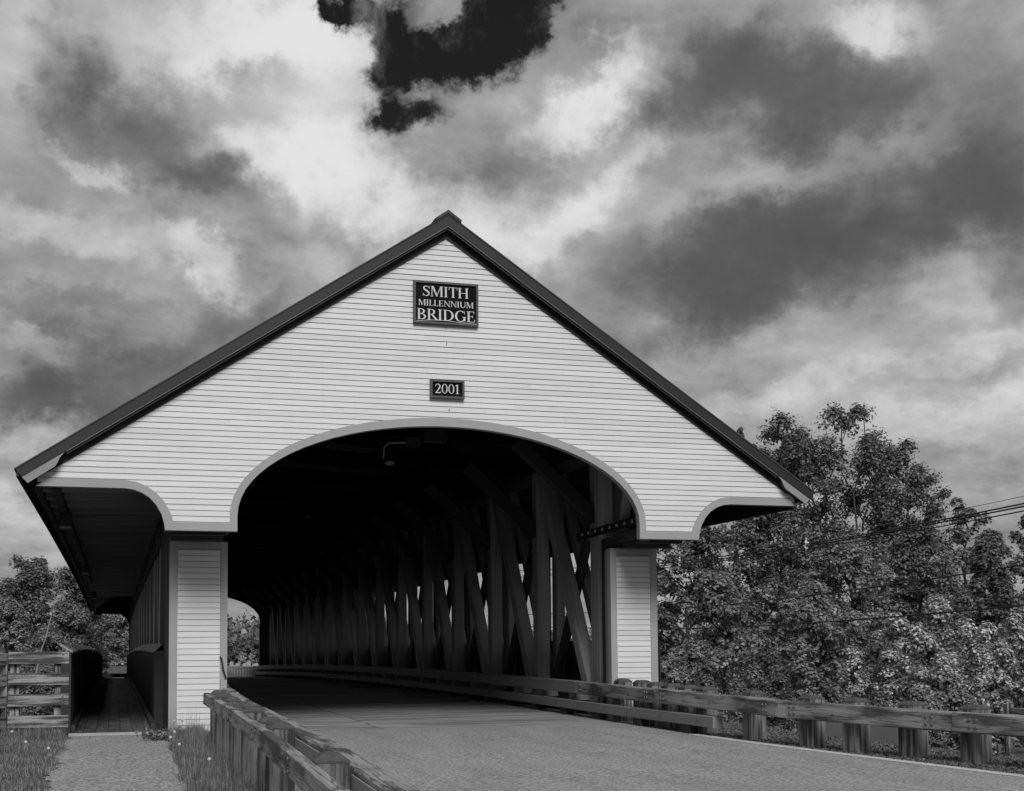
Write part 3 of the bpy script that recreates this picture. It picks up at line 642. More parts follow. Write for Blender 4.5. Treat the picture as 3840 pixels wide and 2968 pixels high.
# ------------------------------------------------------------------ guard rails
def cluster(parent, x, y, z, n=(-1, 0, 0), along=(0, 1, 0), d=.055):
    n = Vector(n).normalized(); al = Vector(along).normalized()
    for a in (-1, 1):
        for b_ in (-1, 1):
            p = Vector((x, y, z))+al*d*a+Vector((0, 0, d*.9*b_)); B().dome(p, .028, .02, n).build('bolt', 'bolt', parent)
def railpost(parent, x, y, z0, z1, w, ang, m='post'):
    hw = w/2; c = .05; jt = random.uniform(-.01, .01)
    V = [(-hw, -hw, z0), (hw, -hw, z0), (hw, hw, z0), (-hw, hw, z0), (-hw, -hw, z1-c), (hw, -hw, z1-c), (hw, hw, z1-c), (-hw, hw, z1-c)]
    o = part('post', [(a, b, q-(z0+z1)/2) for a, b, q in V], [(0, 1, 5, 4), (1, 2, 6, 5), (2, 3, 7, 6), (3, 0, 4, 7), (0, 3, 2, 1), (4, 5, 6, 7)], m, parent)
    # grain must run up: rotate coordinates by building lying down
    for vv in o.data.vertices: x_, y_, z_ = vv.co; vv.co = (z_, x_, y_)
    o.matrix_local = Matrix.Translation((x, y, (z0+z1)/2)) @ Matrix.Rotation(ang+jt, 4, 'Z') @ Matrix(((0, 1, 0, 0), (0, 0, 1, 0), (1, 0, 0, 0), (0, 0, 0, 1)))
    a = hw+.004; e = hw-.055
    cp = part('post_top', [(-a, -a, -c), (a, -a, -c), (a, a, -c), (-a, a, -c), (-a, -a, -.035), (a, -a, -.035), (a, a, -.035), (-a, a, -.035), (-e, -e, .012), (e, -e, .012), (e, e, .018), (-e, e, .018)],
              [(0, 3, 2, 1), (0, 1, 5, 4), (1, 2, 6, 5), (2, 3, 7, 6), (3, 0, 4, 7), (4, 5, 9, 8), (5, 6, 10, 9), (6, 7, 11, 10), (7, 4, 8, 11), (8, 9, 10, 11)], 'cap', parent)
    cp.matrix_local = Matrix.Translation((x, y, z1)) @ Matrix.Rotation(ang+jt, 4, 'Z')
GR = thing('guard_rail', 'heavy timber guard rail curving from the right side of the portal, with bolted joints', 'guard rail', (4.6, -4, -.05), 'timber guard rails along the roadway')
GR.location = (0, 0, 0)
RX = [(-20, 7.4), (-13.4, 6.1), (-9.2, 4.98), (-7, 4.42), (-5.6, 4.17), (-3, 4.02), (0, 3.90), (2.5, 3.86), (100, 3.86)]
def RZ(y): return .74+.0115*0 + (camber(y)+.06 if y > 0 else 0) + (.0+ (y*.0195) if y < 0 else 0)+ (min(y, 0)*0) + (0 if y > 0 else .04)
def rxy(y): return interp(y, RX)
joints = [-17.2, -13.2, -9.15, -5.55, -.9, 3.6]
for a, b in zip(joints[:-1], joints[1:]):
    x0, x1 = rxy(a), rxy(b); dz = random.uniform(-.006, .006)
    beam('rail_beam', (x0+.10, a+.004, RZ(a)-.14+dz), (x1+.10, b-.004, RZ(b)-.14+dz), .19, .28, 'rail', GR, .02, seg=14, jit=.004)
    d = Vector((x1-x0, b-a, 0)).normalized(); nrm = Vector((-d.y, d.x, 0)); nrm = nrm if nrm.x < 0 else -nrm
    for yy in (a+.38, b-.38):
        t = (yy-a)/(b-a); px = x0+(x1-x0)*t; cluster(GR, px+nrm.x*.004, yy, RZ(yy)-.14, nrm, d)
    for q in np.linspace(a+1.3, b-1.3, 2 if b-a < 4.3 else 3):
        t = (q-a)/(b-a); B().dome((x0+(x1-x0)*t+nrm.x*.002, q, RZ(q)-.15), .02, .008, nrm).build('bolt', 'bolt', GR)
for y in [1.5, .45, -.25, -.95, -1.7, -2.45, -4.2, -5.95, -7.0, -8.1, -9.2, -10.35, -11.5, -12.8, -14.1, -15.4]:
    ang = -math.atan2(rxy(y-.4)-rxy(y+.4), .8)*-1 if y < -5 else 0
    xx = rxy(y)+.19+.17; w_ = .30
    railpost(GR, xx, y, terr(xx, y)-.15 if y < 1 else -.3, RZ(y)+.085, w_, -ang if False else math.atan2(rxy(y-.4)-rxy(y+.4), .8)*1.0)
    beam('spacer_block', (rxy(y)+.185, y, RZ(y)-.145), (rxy(y)+.235, y, RZ(y)-.145), .26, .25, 'post', GR, .008)
for k in range(17):        # beams inside the bridge
    a = 3.6+k*4.4; b = min(a+4.4, L+3); beam('rail_beam', (3.96, a+.005, RZ(a)-.14), (3.96, b-.005, RZ(b)-.14), .19, .28, 'inrail', GR, .015)
    if k < 3: cluster(GR, 3.863, b-.35, RZ(b)-.14)
for k in range(18):
    a = -3.4+k*4.5; b = min(a+4.5, L); za, zb = camber(a)+.255, camber(b)+.255
    beam('lower_beam', (rxy(a)+.09, a+.005, za), (rxy(b)+.09, b-.005, zb), .20, .21, 'inrail', GR, .015, seg=4, jit=.002)
    for q in (a+.6, a+2.2, a+3.8):
        if q < 16: B().dome((rxy(q)-.012, q, camber(q)+.26), .034, .012, (-1, 0, 0)).build('bolt', 'bolt', GR)
    for q in (a+1.0, a+3.2): B().box(rxy(q)+.02, rxy(q)+.22, q, q+.4, camber(q)-.03, camber(q)+.15).build('lower_block', 'dark', GR)
    for q in (a+.8, a+3.0):
        if q > 2.5: B().box(3.97, 4.40, q, q+.22, camber(q)+.34, camber(q)+.60).build('rail_block', 'inrail', GR)

GL_ = thing('guard_rail', 'weathered double timber guard rail beside the footpath, posts standing between two beams', 'guard rail', (0, 0, 0), 'timber guard rails along the roadway')
LX = [(-24, .40), (-18, .24), (-15.6, .17), (-12.6, .08), (-8, .02), (-2, 0), (5, 0)]   # outward shift
def lsh(y): return -interp(y, LX)
def fsh(y): return interp(y, [(-3, 0), (2, .26)])
def LZ(y): return .87+.0115*y*1.0
jl = [-21.5, -17.6, -14.6, -11.2, -7.6, -4.6, -1.95]
for a, b in zip(jl[:-1], jl[1:]):
    beam('back_beam', (-4.72+lsh(a), a+.004, LZ(a)-.10), (-4.72+lsh(b), b-.004, LZ(b)-.10), .10, .20, 'rail', GL_, .012, seg=12, jit=.003)
    d = Vector((lsh(b)-lsh(a), b-a, 0)).normalized()
    for yy in (a+.22, b-.22):
        for q in (-.05, .05): B().dome((-4.772+lsh(yy), yy, LZ(yy)-.10+q), .022, .016, (-1, 0, 0)).build('bolt', 'bolt', GL_)
jf = [-22, -18.3, -13.9, -9.5, -5.1, -.7, 3.7]
for a, b in zip(jf[:-1], jf[1:]):
    beam('rail_beam', (-4.28+lsh(a)+fsh(a), a+.004, LZ(a)-.19), (-4.28+lsh(b)+fsh(b), b-.004, LZ(b)-.19), .20, .28, 'rail', GL_, .02, seg=16, jit=.005)
    beam('steel_backing_plate', (-4.395+lsh(a)+fsh(a), a+.03, LZ(a)-.20), (-4.395+lsh(b)+fsh(b), b-.03, LZ(b)-.20), .012, .20, 'steel', GL_, .002)
for y in [-19.6, -15.6, -11.7, -10.7, -8.4, -7.0, -5.2, -3.7, -2.4]:
    xx = -4.545+lsh(y); railpost(GL_, xx, y, -.55, LZ(y)+.035, .255, random.uniform(-.03, .03))
    beam('spacer_block', (xx+.128, y+.02, LZ(y)-.18), (xx+.165, y+.02, LZ(y)-.18), .24, .26, 'dark', GL_, .008)
    for dy in (.17, .28, .40, .5):
        for q in ((-.06, .06) if dy < .2 else (0,)):
            B().tube([(xx+.15, y+dy, LZ(y)-.2+q), (xx+.105, y+dy, LZ(y)-.2+q)], .022, 6).build('bolt', 'steel', GL_)
for k in range(16):
    a = 3.7+k*4.5; b = min(a+4.5, L+3); beam('rail_beam', (-3.98, a+.005, .69+camber(a)), (-3.98, b-.005, .69+camber(b)), .19, .28, 'inrail', GL_, .015)
    beam('lower_beam', (-3.98, a-3, camber(a-3)+.25), (-3.98, a+1.49, camber(a+1.5)+.25), .19, .21, 'inrail', GL_, .015)

# far guard rail beyond the bridge
FR = thing('guard_rail', 'far bleached guard rail beyond the bridge, seen through the portal', 'guard rail', (0, 0, 0), 'timber guard rails along the roadway')
for k in range(9):
    a = Vector((4.2-.25*k*k*.12-.2*k, 79+4.0*k, .45)); b = Vector((4.2-.25*(k+1)**2*.12-.2*(k+1), 79+4.0*(k+1), .45))
    beam('rail_beam', a+Vector((0, .01, .12)), b+Vector((0, -.01, .12)), .2, .28, 'sill', FR, .01)
    for q in (0, .33, .66): p = a.lerp(b, q); beam('post', (p.x+.25, p.y, -.5), (p.x+.25, p.y, .72), .28, .28, 'return', FR, .02, up=(0, 1, 0))

# ------------------------------------------------------------------ fences
FN = thing('board_fence', 'four-board weathered timber fence at the left end of the walkway', 'fence', (0, 0, 0))
def frow(t, a, b, tops, h=.225, th=.05, m='fence'):
    for q in tops: beam('rail_board', (a[0], a[1], q-h/2+random.uniform(-.006, .006)), (b[0], b[1], q-h/2+random.uniform(-.008, .008)), th, h, m, t, .006, seg=8, jit=.003)
tops = [1.58, 1.18, .78, .38]
frow(FN, (-8.14, 1.36), (-7.06, 1.40), tops)
frow(FN, (-9.4, -1.0), (-8.18, 1.38), [q-.02 for q in tops]); 
for x, y in ((-7.24, 1.53), (-8.03, 1.53), (-8.24, 1.44), (-9.1, -.1)):
    beam('post', (x, y, -.6), (x, y, 1.56), .17, .17, 'fence', FN, .012, up=(0, 1, 0))
for x in (-8.03, -7.17):
    for q in tops:
        for e in (-.055, .055): B().dome((x, 1.345 if x < -8 else 1.37, q-.112+e), .016, .01, (0, -1, 0)).build('bolt', 'bolt', FN)
p = at(3795, 2640, 27); q_ = at(3990, 2640, 24)
F2 = thing('board_fence', 'weathered board fence half hidden in the shrubs at the right edge', 'fence', (0, 0, 0))
zt = at(3795, 2645, 27).z
frow(F2, (p.x, p.y), (q_.x+1, q_.y-.5), [zt-.05, zt-.45, zt-.85, zt-1.25], .22)
beam('post', (p.x, p.y+.12, zt-2.6), (p.x, p.y+.12, zt+.02), .15, .15, 'fence', F2, .01, up=(0, 1, 0)); beam('post', (q_.x, q_.y+.12, zt-2.6), (q_.x, q_.y+.12, zt+.02), .15, .15, 'fence', F2, .01, up=(0, 1, 0))

# concrete wing wall behind the right-hand rail
WW = thing('concrete_wing_wall', 'grey concrete abutment wall with a ledge behind the right guard rail posts', 'retaining wall', (0, 0, 0))
def quadwall(name, pts, z0, z1, th, m, t):
    (xa, ya), (xb, yb) = pts; dx, dy = xb-xa, yb-ya; l = math.hypot(dx, dy); nx, ny = -dy/l*th, dx/l*th
    part(name, [(xa, ya, z0), (xb, yb, z0), (xb+nx, yb+ny, z0), (xa+nx, ya+ny, z0), (xa, ya, z1[0]), (xb, yb, z1[1]), (xb+nx, yb+ny, z1[1]), (xa+nx, ya+ny, z1[0])], [(0, 1, 5, 4), (1, 2, 6, 5), (2, 3, 7, 6), (3, 0, 4, 7), (4, 5, 6, 7)], m, t)
quadwall('upper_wall', ((6.22, -5.9), (5.98, -3.8)), -.15, (.30, .30), -.3, 'concrete', WW)
quadwall('wall_ledge', ((6.12, -5.95), (5.88, -3.8)), -3.5, (-.17, -.17), -.45, 'concrete', WW)

# ------------------------------------------------------------------ lamps and fittings
def lamp(name, label, cat, loc, rod, kind):
    t = thing(name, label, cat, loc, 'ceiling lamps under the bridge roof')
    B().tube([(0, 0, rod), (0, 0, .2)], .02, 6).build('rod', 'metal', t)
    if kind:
        B().tube([(0, 0, .24), (0, 0, .2), (0, 0, .08), (0, 0, .0)], [.03, .07, .11, .13], 12).build('housing', 'metal', t)
        B().tube([(0, 0, -.001), (0, 0, -.05), (0, 0, -.075)], [.12, .115, .06], 12).build('diffuser', 'lamp', t)
    else:
        B().box(-.13, .13, -.12, .12, 0, .30).build('housing', 'metal', t); B().box(-.12, .12, -.11, .11, -.035, -.001).build('diffuser', 'lamp', t)
names = ['nearest boxy lamp hanging under the walkway roof, just inside the left wing', 'second boxy lamp along the walkway ceiling', 'third boxy lamp far along the walkway ceiling', 'farthest tiny lamp at the end of the walkway ceiling']
for i, (x, y) in enumerate(((-7.28, 5), (-7.25, 24), (-7.25, 45), (-7.25, 68))): lamp('walkway_lamp', names[i], 'lamp', (x, y, 4.24+camber(y)), .45, 0)
p = at(1460, 1733, 31.5); names = ['round lamp with pale lens hanging just inside the portal arch', 'second round lamp, faint in the dark behind the nearest', 'third round lamp deep in the dark of the bridge']
for i, y in enumerate((p.y, 19, 33)): lamp('portal_lamp', names[i], 'lamp', (p.x-.1*i, y, p.z+.1*i), .35, 1)
t = thing('junction_box', 'grey equipment box with conduit fixed behind the crown of the arch', 'electrical box', (.35, 2.5, 6.1), None)
B().box(-.25, .25, -.1, .12, -.05, .22).build('housing', 'metal', t); B().box(-.62, -.3, 0, .2, -.15, .02).build('side_box', 'metal', t)
B().tube([(-.3, .05, -.05), (-.7, .05, -.08), (-1.0, .05, -.1), (-1.1, .05, -.2), (-1.12, .05, -.45)], .015, 6).build('conduit', 'steel', t)

# ------------------------------------------------------------------ cables
pa, pb = Vector((12.6, 21, 0)), Vector((10.85, -4.4, 0)); dv = (pb-pa); nv = Vector((dv.y, -dv.x, 0)).normalized()
def onplane(px, py):
    r_ = ray(px, py); k = (pa-CAM).dot(nv)/r_.dot(nv); return CAM+r_*k
cab = [('thin bare wire, topmost of the cables in front of the right-hand trees', [(2500, 2099), (3021, 2022), (3672, 1895), (3840, 1863)], .007, 'thinwire'),
 ('upper black cable of the close pair below the thin top wire', [(2552, 2105), (3024, 2039), (3420, 1976), (3840, 1887)], .017, 'wire'),
 ('lower black cable of the close pair below the thin top wire', [(2500, 2121), (3027, 2046), (3420, 1985), (3840, 1897)], .017, 'wire'),
 ('single black cable just under the close pair, above mid-height of the trees', [(2500, 2129), (3027, 2057), (3420, 2000), (3840, 1914)], .014, 'wire'),
 ('black cable crossing the middle of the right-hand trees', [(2500, 2286), (3027, 2237), (3358, 2188), (3840, 2120)], .017, 'wire'),
 ('thin faint wire just below the cable at mid-height of the trees', [(2500, 2310), (3027, 2261), (3358, 2226), (3840, 2169)], .006, 'thinwire'),
 ('lowest black cable, passing behind the pale shrub on the right', [(2500, 2359), (2929, 2344), (3175, 2327), (3840, 2270)], .018, 'wire')]
quad = []
for lab, pts, r_, m in cab:
    P = [onplane(*q) for q in pts]; c = np.polyfit([p.y for p in P], [p.z for p in P], 2); quad.append(c)
    Y = np.linspace(-16, 50, 40); pp = []
    for y in Y:
        yc = min(max(y, -6), 24); zz = np.polyval(c, yc)+(y-yc)*np.polyval(np.polyder(c), yc); k = (y-pa.y)/dv.y; pp.append((pa.x+dv.x*k, y, zz))
    o = B().tube(pp, r_, 5).build('power_cable', m); tag(o, lab, 'cable', 'overhead cables right of the bridge')
for px, lab in ((2548, 'pale cable spacer on the overhead wires, nearer the white pier'), (3024, 'pale cable spacer on the overhead wires, in front of the tall tree')):
    p = onplane(px, 2070); zz = [float(np.polyval(quad[i], p.y)) for i in (0, 2, 3)]
    t = thing('cable_spacer', lab, 'cable spacer', (p.x, p.y, zz[0]), 'spacers clipped on the overhead cables')
    zs = [q-zz[0] for q in zz]
    B().tube([(0, 0, .02), (.02, .06, zs[1]*.4), (0, -.05, zs[1]*.8), (0, .05, zs[1]), (0, -.03, zs[2]), (0, .05, zs[2]-.05)], [.02, .035, .03, .04, .035, .02], 6).build('frame', 'spacer', t)
    B().tube([(0, -.10, zs[1]*.55), (0, .10, zs[1]*.9)], .025, 6).build('clip', 'spacer', t)

# ------------------------------------------------------------------ trees
def leaves(C, size, rng, up=.6, droop=.35, out=None):
    """C: (n,3) centres -> rhombic folded leaves"""
    n = len(C); nrm = rng.normal(size=(n, 3)); nrm *= .75; nrm[:, 2] = np.abs(nrm[:, 2])+up
    if out is not None: nrm = nrm*.62+out*1.15+np.array([0, 0, .25]); nrm /= np.linalg.norm(nrm, axis=1)[:, None]
    d = rng.normal(size=(n, 3)); d[:, 2] -= droop; d -= (d*nrm).sum(1)[:, None]*nrm; d /= np.linalg.norm(d, axis=1)[:, None]
    s = np.cross(nrm, d); L_ = size*rng.uniform(.6, 1.3, n)[:, None]
    V = np.empty((n, 4, 3)); V[:, 0] = C-d*L_*.5; V[:, 1] = C+s*L_*.36+nrm*L_*.08; V[:, 2] = C+d*L_*.55-nrm*L_*.05; V[:, 3] = C-s*L_*.36+nrm*L_*.08
    return V.reshape(-1, 3)
def leafmesh(name, V, m, parent):
    n = len(V)//4; me = bpy.data.meshes.new(name); me.vertices.add(4*n); me.vertices.foreach_set('co', V.astype(np.float32).ravel())
    me.loops.add(4*n); me.loops.foreach_set('vertex_index', np.arange(4*n, dtype=np.int32)); me.polygons.add(n); me.polygons.foreach_set('loop_start', np.arange(0, 4*n, 4, dtype=np.int32))
    me.update(calc_edges=True); me.materials.append(M[m]); return link(bpy.data.objects.new(name, me), parent)
def tree(label, base, H, Rr, cb, seed, nl=16000, ls=.20, mat_='leaf', cat='tree', name='broadleaf_tree', group='trees on the river bank', stems=1, dens=1.0, airy=0, shape=1.0, bark='bark', tilt=0, ntip=1.0):
    rng = np.random.default_rng(seed); rd_ = random.Random(seed)
    t = thing(name, label, cat, base, group)
    tb = B(); tips = []
    for st in range(stems):
        ang0 = 2*math.pi*st/max(stems, 1)+rd_.random(); spread = (.62 if st else .12)*Rr*(stems > 1)
        p = Vector((0, 0, -.3)); path = []; nseg = 9; top = H*rd_.uniform(.80, .95) if st else H*.97
        for i in range(nseg+1):
            k = i/nseg; path.append(Vector((math.cos(ang0)*spread*k**1.1+rd_.uniform(-.03, .03)*H*k+tilt*k*H, math.sin(ang0)*spread*k**1.1+rd_.uniform(-.03, .03)*H*k, -.4+(top+.4)*k)))
        r0 = H*.012/(stems**.35); tb.tube(path, [r0*(1-.9*i/nseg)+.01 for i in range(nseg+1)], 6)
        nlimb = int(26/stems**.5*ntip)
        for j in range(nlimb):
            k = cb/H+(1-cb/H)*((j+.5)/nlimb)**.9; q = k*nseg; i0 = min(int(q), nseg-1); o = path[i0].lerp(path[i0+1], q-i0)
            kk = (k-cb/H)/(1-cb/H); prof = (math.sin(math.pi*min(1, (kk*.86+.14))**.8)**.7)*shape if True else 1
            ln = Rr*prof*rd_.uniform(.65, 1.1)/(1 if stems == 1 else 1.45); a = j*2.4+rd_.uniform(-.4, .4); upk = .35+.9*kk+airy*.7
            e = o+Vector((math.cos(a)*ln, math.sin(a)*ln, ln*upk*rd_.uniform(.5, 1.0))); e.z = min(e.z, H*1.0)
            m_ = o.lerp(e, .5)+Vector((0, 0, .06*ln))
            tb.tube([o, m_, e], [r0*(1-k)*.55+.02, r0*(1-k)*.3+.014, .008], 4, cap=False)
            for s_ in range(6):
                f_ = rd_.uniform(.25, 1.0); c = (o.lerp(m_, f_*2) if f_ < .5 else m_.lerp(e, f_*2-1))
                dd = Vector((rd_.gauss(0, 1), rd_.gauss(0, 1), rd_.gauss(.25, .6))).normalized()*ln*rd_.uniform(.15, .42)
                tip = c+dd
                if tip.z > H*1.02: tip.z = H*1.02
                tb.tube([c, tip], [.014, .006], 3, cap=False); tips.append(tip); tips.append(c.lerp(tip, .5))
            tips.append(e)
        tips.append(path[-1]); tips.append(path[-2])
    tips = np.array([tuple(q) for q in tips]); T_ = len(tips); cnt = int(nl*dens*1.45)
    # uneven clumps: some full, some bare
    wgt = rng.gamma(1.6, 1, T_); idx = rng.choice(T_, cnt, p=wgt/wgt.sum()); sp = Rr*(.085 if airy else .074)*rng.uniform(.5, 1.3, T_)[idx][:, None]
    O_ = np.clip(rng.normal(size=(cnt, 3)), -1.7, 1.7); C = tips[idx]+O_*sp*np.array([1, 1, .6])-np.array([0, 0, 1])*(sp*.25*(O_[:, :1]**2+O_[:, 1:2]**2)); ok_ = C[:, 2] > .1*cb-.3; C = C[ok_]; O_ = O_[ok_]; O_[:, 2] += .35; O_ /= np.linalg.norm(O_, axis=1)[:, None]+1e-6
    leafmesh('crown', leaves(C, ls*.78, rng, out=O_), mat_, t); tb.build('trunk', bark, t)
    return t
def tpx(label, px, ytop, depth, wpx, cbf, seed, **k):
    """a tree whose crown top shows at (px,ytop) when it stands depth metres away"""
    top = at(px, ytop, depth); zb = float(terr(top.x, top.y)); H = top.z-zb; Rr = wpx/2*depth/F
    return tree(label, (top.x, top.y, zb-.1), H, Rr, H*cbf, seed, **k)
RB = 'trees on the bank right of the bridge'
tpx('tallest spreading tree right of the roof, sky showing through its crown', 3110, 1480, 78, 560, .30, 11, nl=24000, ls=.25, stems=6, group=RB, airy=1, mat_='leafdark')
tpx('tall rounded tree just right of the tallest one, same open crown', 3350, 1615, 80, 440, .30, 12, nl=19000, ls=.25, stems=5, group=RB, airy=1, mat_='leafdark')
tpx('left shoulder of the tall open trees, close to the tip of the right eave', 2950, 1610, 82, 360, .30, 35, nl=14000, ls=.25, stems=3, group=RB, airy=1, mat_='leafdark')
tpx('slim treetop poking above the right roof slope', 2762, 1560, 95, 130, .4, 13, nl=3500, ls=.24, mat_='leafdark', group=RB, airy=1)
tpx('small treetop between the roof slope and the tallest tree', 2850, 1625, 92, 130, .4, 14, nl=3500, ls=.24, mat_='leafdark', group=RB, airy=1)
tpx('mid-height tree with a pointed leader right of the rounded tree', 3620, 1830, 74, 280, .25, 15, nl=14000, ls=.22, group=RB)
tpx('dark tree cut off by the right edge of the photo', 3830, 1900, 72, 230, .2, 16, nl=11000, ls=.22, mat_='leafdark', group=RB)
tpx('dense tree filling the gap right of the white pier, under the eave', 2580, 1880, 66, 520, .08, 17, nl=26000, mat_='leafdark', ls=.22, group=RB, ntip=1.6)
tpx('dense tree below the tip of the right eave', 2860, 1850, 68, 520, .08, 18, nl=26000, mat_='leafdark', ls=.22, group=RB, ntip=1.6)
tpx('leafy tree in front of the tallest tree, crossed by the cables', 3180, 1990, 64, 500, .08, 19, nl=26000, ls=.22, group=RB, ntip=1.6)
tpx('leafy dark tree behind the pale shrub', 3450, 1940, 66, 460, .08, 20, nl=24000, ls=.22, mat_='leafdark', group=RB, ntip=1.6)
tpx('dark green tree at far right behind the palest shrub', 3720, 1960, 60, 440, .08, 21, nl=24000, ls=.21, mat_='leafdark', group=RB, ntip=1.6)
tpx('low dark tree behind the white pier, mostly hidden by it', 2440, 2080, 72, 320, .08, 22, nl=16000, ls=.22, mat_='leafdark', group=RB)
tpx('round leafy tree just beside the pier, lower and nearer than the rest', 2700, 2120, 54, 480, .05, 33, nl=22000, ls=.19, group=RB, ntip=1.6)
tpx('lower nearer tree under the cables, left of the pale shrubs', 3060, 2160, 52, 480, .05, 34, nl=22000, ls=.19, group=RB, ntip=1.6)
SG = 'shrubs behind the right guard rail'
tpx('large pale-leaved shrub behind the guard rail, highest of the pale ones', 3520, 2200, 37, 520, .05, 23, nl=34000, ls=.125, mat_='leaflight', cat='shrub', name='shrub', group=SG, stems=3, ntip=1.5)
tpx('pale shrub at the right edge above the half-hidden fence', 3790, 2250, 33, 330, .05, 24, nl=20000, ls=.12, mat_='leaflight', cat='shrub', name='shrub', group=SG, stems=3, ntip=1.5)
tpx('pale shrub left of the highest pale one', 3290, 2330, 38, 330, .05, 25, nl=20000, ls=.125, mat_='leaflight', cat='shrub', name='shrub', group=SG, stems=3, ntip=1.5)
tpx('low shrub showing just above the rail beside the white pier', 2610, 2390, 42, 320, .03, 26, nl=15000, ls=.14, cat='shrub', name='shrub', group=SG, stems=3, ntip=1.4)
tpx('low dark shrub above the middle of the right rail', 2890, 2410, 38, 300, .03, 27, nl=15000, ls=.13, cat='shrub', name='shrub', mat_='leafdark', group=SG, stems=3, ntip=1.4)
tpx('broad-leaved low shrub with big leaves over the rail posts', 3080, 2520, 31, 260, .03, 28, nl=9000, ls=.14, cat='shrub', name='shrub', group=SG, stems=3)
tpx('low thicket behind the last two rail posts on the right', 3560, 2500, 29, 380, .03, 29, nl=20000, ls=.11, cat='shrub', name='shrub', group=SG, stems=3, ntip=1.4)
tpx('low thicket at the right edge around the fence post', 3860, 2520, 28, 300, .03, 30, nl=14000, ls=.11, cat='shrub', name='shrub', group=SG, stems=3, ntip=1.4)
tpx('low bush seen through the rail between two right-hand posts', 3290, 2560, 30, 300, .03, 31, nl=12000, ls=.11, cat='shrub', name='shrub', group=SG, stems=3, mat_='leafdark')
tpx('low thin bush at the foot of the pier trees', 2760, 2520, 34, 260, .03, 32, nl=9000, ls=.12, cat='shrub', name='shrub', group=SG, stems=3)
LB = 'trees on the bank left of the bridge'
tpx('leftmost tall tree with wind-tossed open crown', 120, 2085, 100, 300, .35, 41, nl=11000, ls=.28, mat_='leafdark', group=LB, stems=3, airy=1)
tpx('open-crowned tree beside the left eave, sky between its leaves', 340, 2110, 104, 260, .3, 42, nl=8000, ls=.28, mat_='leafdark', group=LB, stems=2, airy=1)
tpx('grey-green tree above the board fence at the left edge', 30, 2230, 82, 330, .05, 43, nl=24000, ls=.20, group=LB, ntip=1.6)
tpx('grey-green tree above the board fence, with the birch trunk in front', 240, 2240, 84, 330, .05, 44, nl=24000, ls=.20, group=LB, ntip=1.6)
tpx('bushy tree between the fence trees and the walkway opening', 330, 2340, 112, 190, .05, 45, nl=16000, ls=.24, mat_='leafdark', group=LB, ntip=1.4)
tpx('rounded dark tree framed by the far walkway opening', 440, 2300, 150, 260, .05, 46, nl=16000, ls=.36, mat_='leaf', group=LB, ntip=1.4)
tpx('low bush behind the gaps of the left board fence', 190, 2480, 70, 380, .03, 47, nl=14000, ls=.2, mat_='leafdark', cat='shrub', name='shrub', group='bushes left of the bridge', stems=3)
tpx('low leafy bush behind the left end of the board fence', 20, 2500, 60, 300, .03, 48, nl=9000, ls=.17, cat='shrub', name='shrub', group='bushes left of the bridge', stems=3)
a, b = at(183, 2345, 76), at(155, 2440, 76)
o = B().tube([(b.x-.6, b.y, b.z-3), (b.x, b.y, b.z), ((a.x+b.x)/2+.05, a.y, (a.z+b.z)/2), (a.x, a.y, a.z), (a.x+.3, a.y, a.z+1.2)], [.05, .045, .035, .03, .012], 6).build('birch_trunk', 'birch'); tag(o, 'pale leaning birch trunk standing out against the left trees', 'tree')
# beyond the far portal
tpx('dark tree at the left of the portal view, beyond the far end', 845, 2285, 135, 70, .1, 51, nl=7000, ls=.3, mat_='leafdark', group='trees beyond the far portal')
tpx('dense tree filling the view through the far portal', 930, 2405, 150, 150, .05, 52, nl=14000, ls=.3, mat_='leafdark', group='trees beyond the far portal')
tpx('low dark tree left in the far portal behind the graves', 868, 2425, 140, 100, .05, 53, nl=9000, ls=.28, mat_='leafdark', group='trees beyond the far portal')
tpx('pale round bush among the graves, left one of two', 908, 2440, 122, 44, .03, 54, nl=5000, ls=.22, mat_='leaflight', cat='bush', name='round_bush', group='round bushes by the graves')
tpx('pale round bush among the graves, right one of two', 942, 2447, 122, 40, .03, 55, nl=5000, ls=.22, mat_='leaflight', cat='bush', name='round_bush', group='round bushes by the graves')
for i, (px, py, h, lab) in enumerate(((876, 2500, .5, 'small white gravestone left in the far portal view'), (890, 2496, .6, 'pale gravestone between the dark tree and the left round bush'), (933, 2502, .95, 'tallest white gravestone, square on a wide base'), (952, 2494, .45, 'small gravestone right of the tallest one'), (962, 2492, .5, 'small gravestone at the right edge of the far portal view'), (918, 2488, .4, 'tiny gravestone just below the left round bush'), (868, 2490, .6, 'leftmost pale gravestone under the far trees'))):
    p = at(px, py, 116+i); zg = float(terr(p.x, p.y))
    t = thing('gravestone', lab, 'gravestone', (p.x, p.y, p.z-.5), 'gravestones beyond the bridge')
    B().box(-.28, .28, -.2, .2, -.6, .10).build('base', 'stone', t); hw = .15 if i == 2 else .17
    B().prism([(-hw, .12), (hw, .12), (hw, h*.9), (hw*.6, h+.1), (-hw*.6, h+.1), (-hw, h*.9)], -.1, .1).build('headstone', 'stone', t)
tag(grid('cemetery_lawn', np.linspace(-20, 60, 12), np.linspace(100, 190, 8), 'ground', lambda x, y: terr(x, y)+.35+.018*(y-100)), kind='structure')
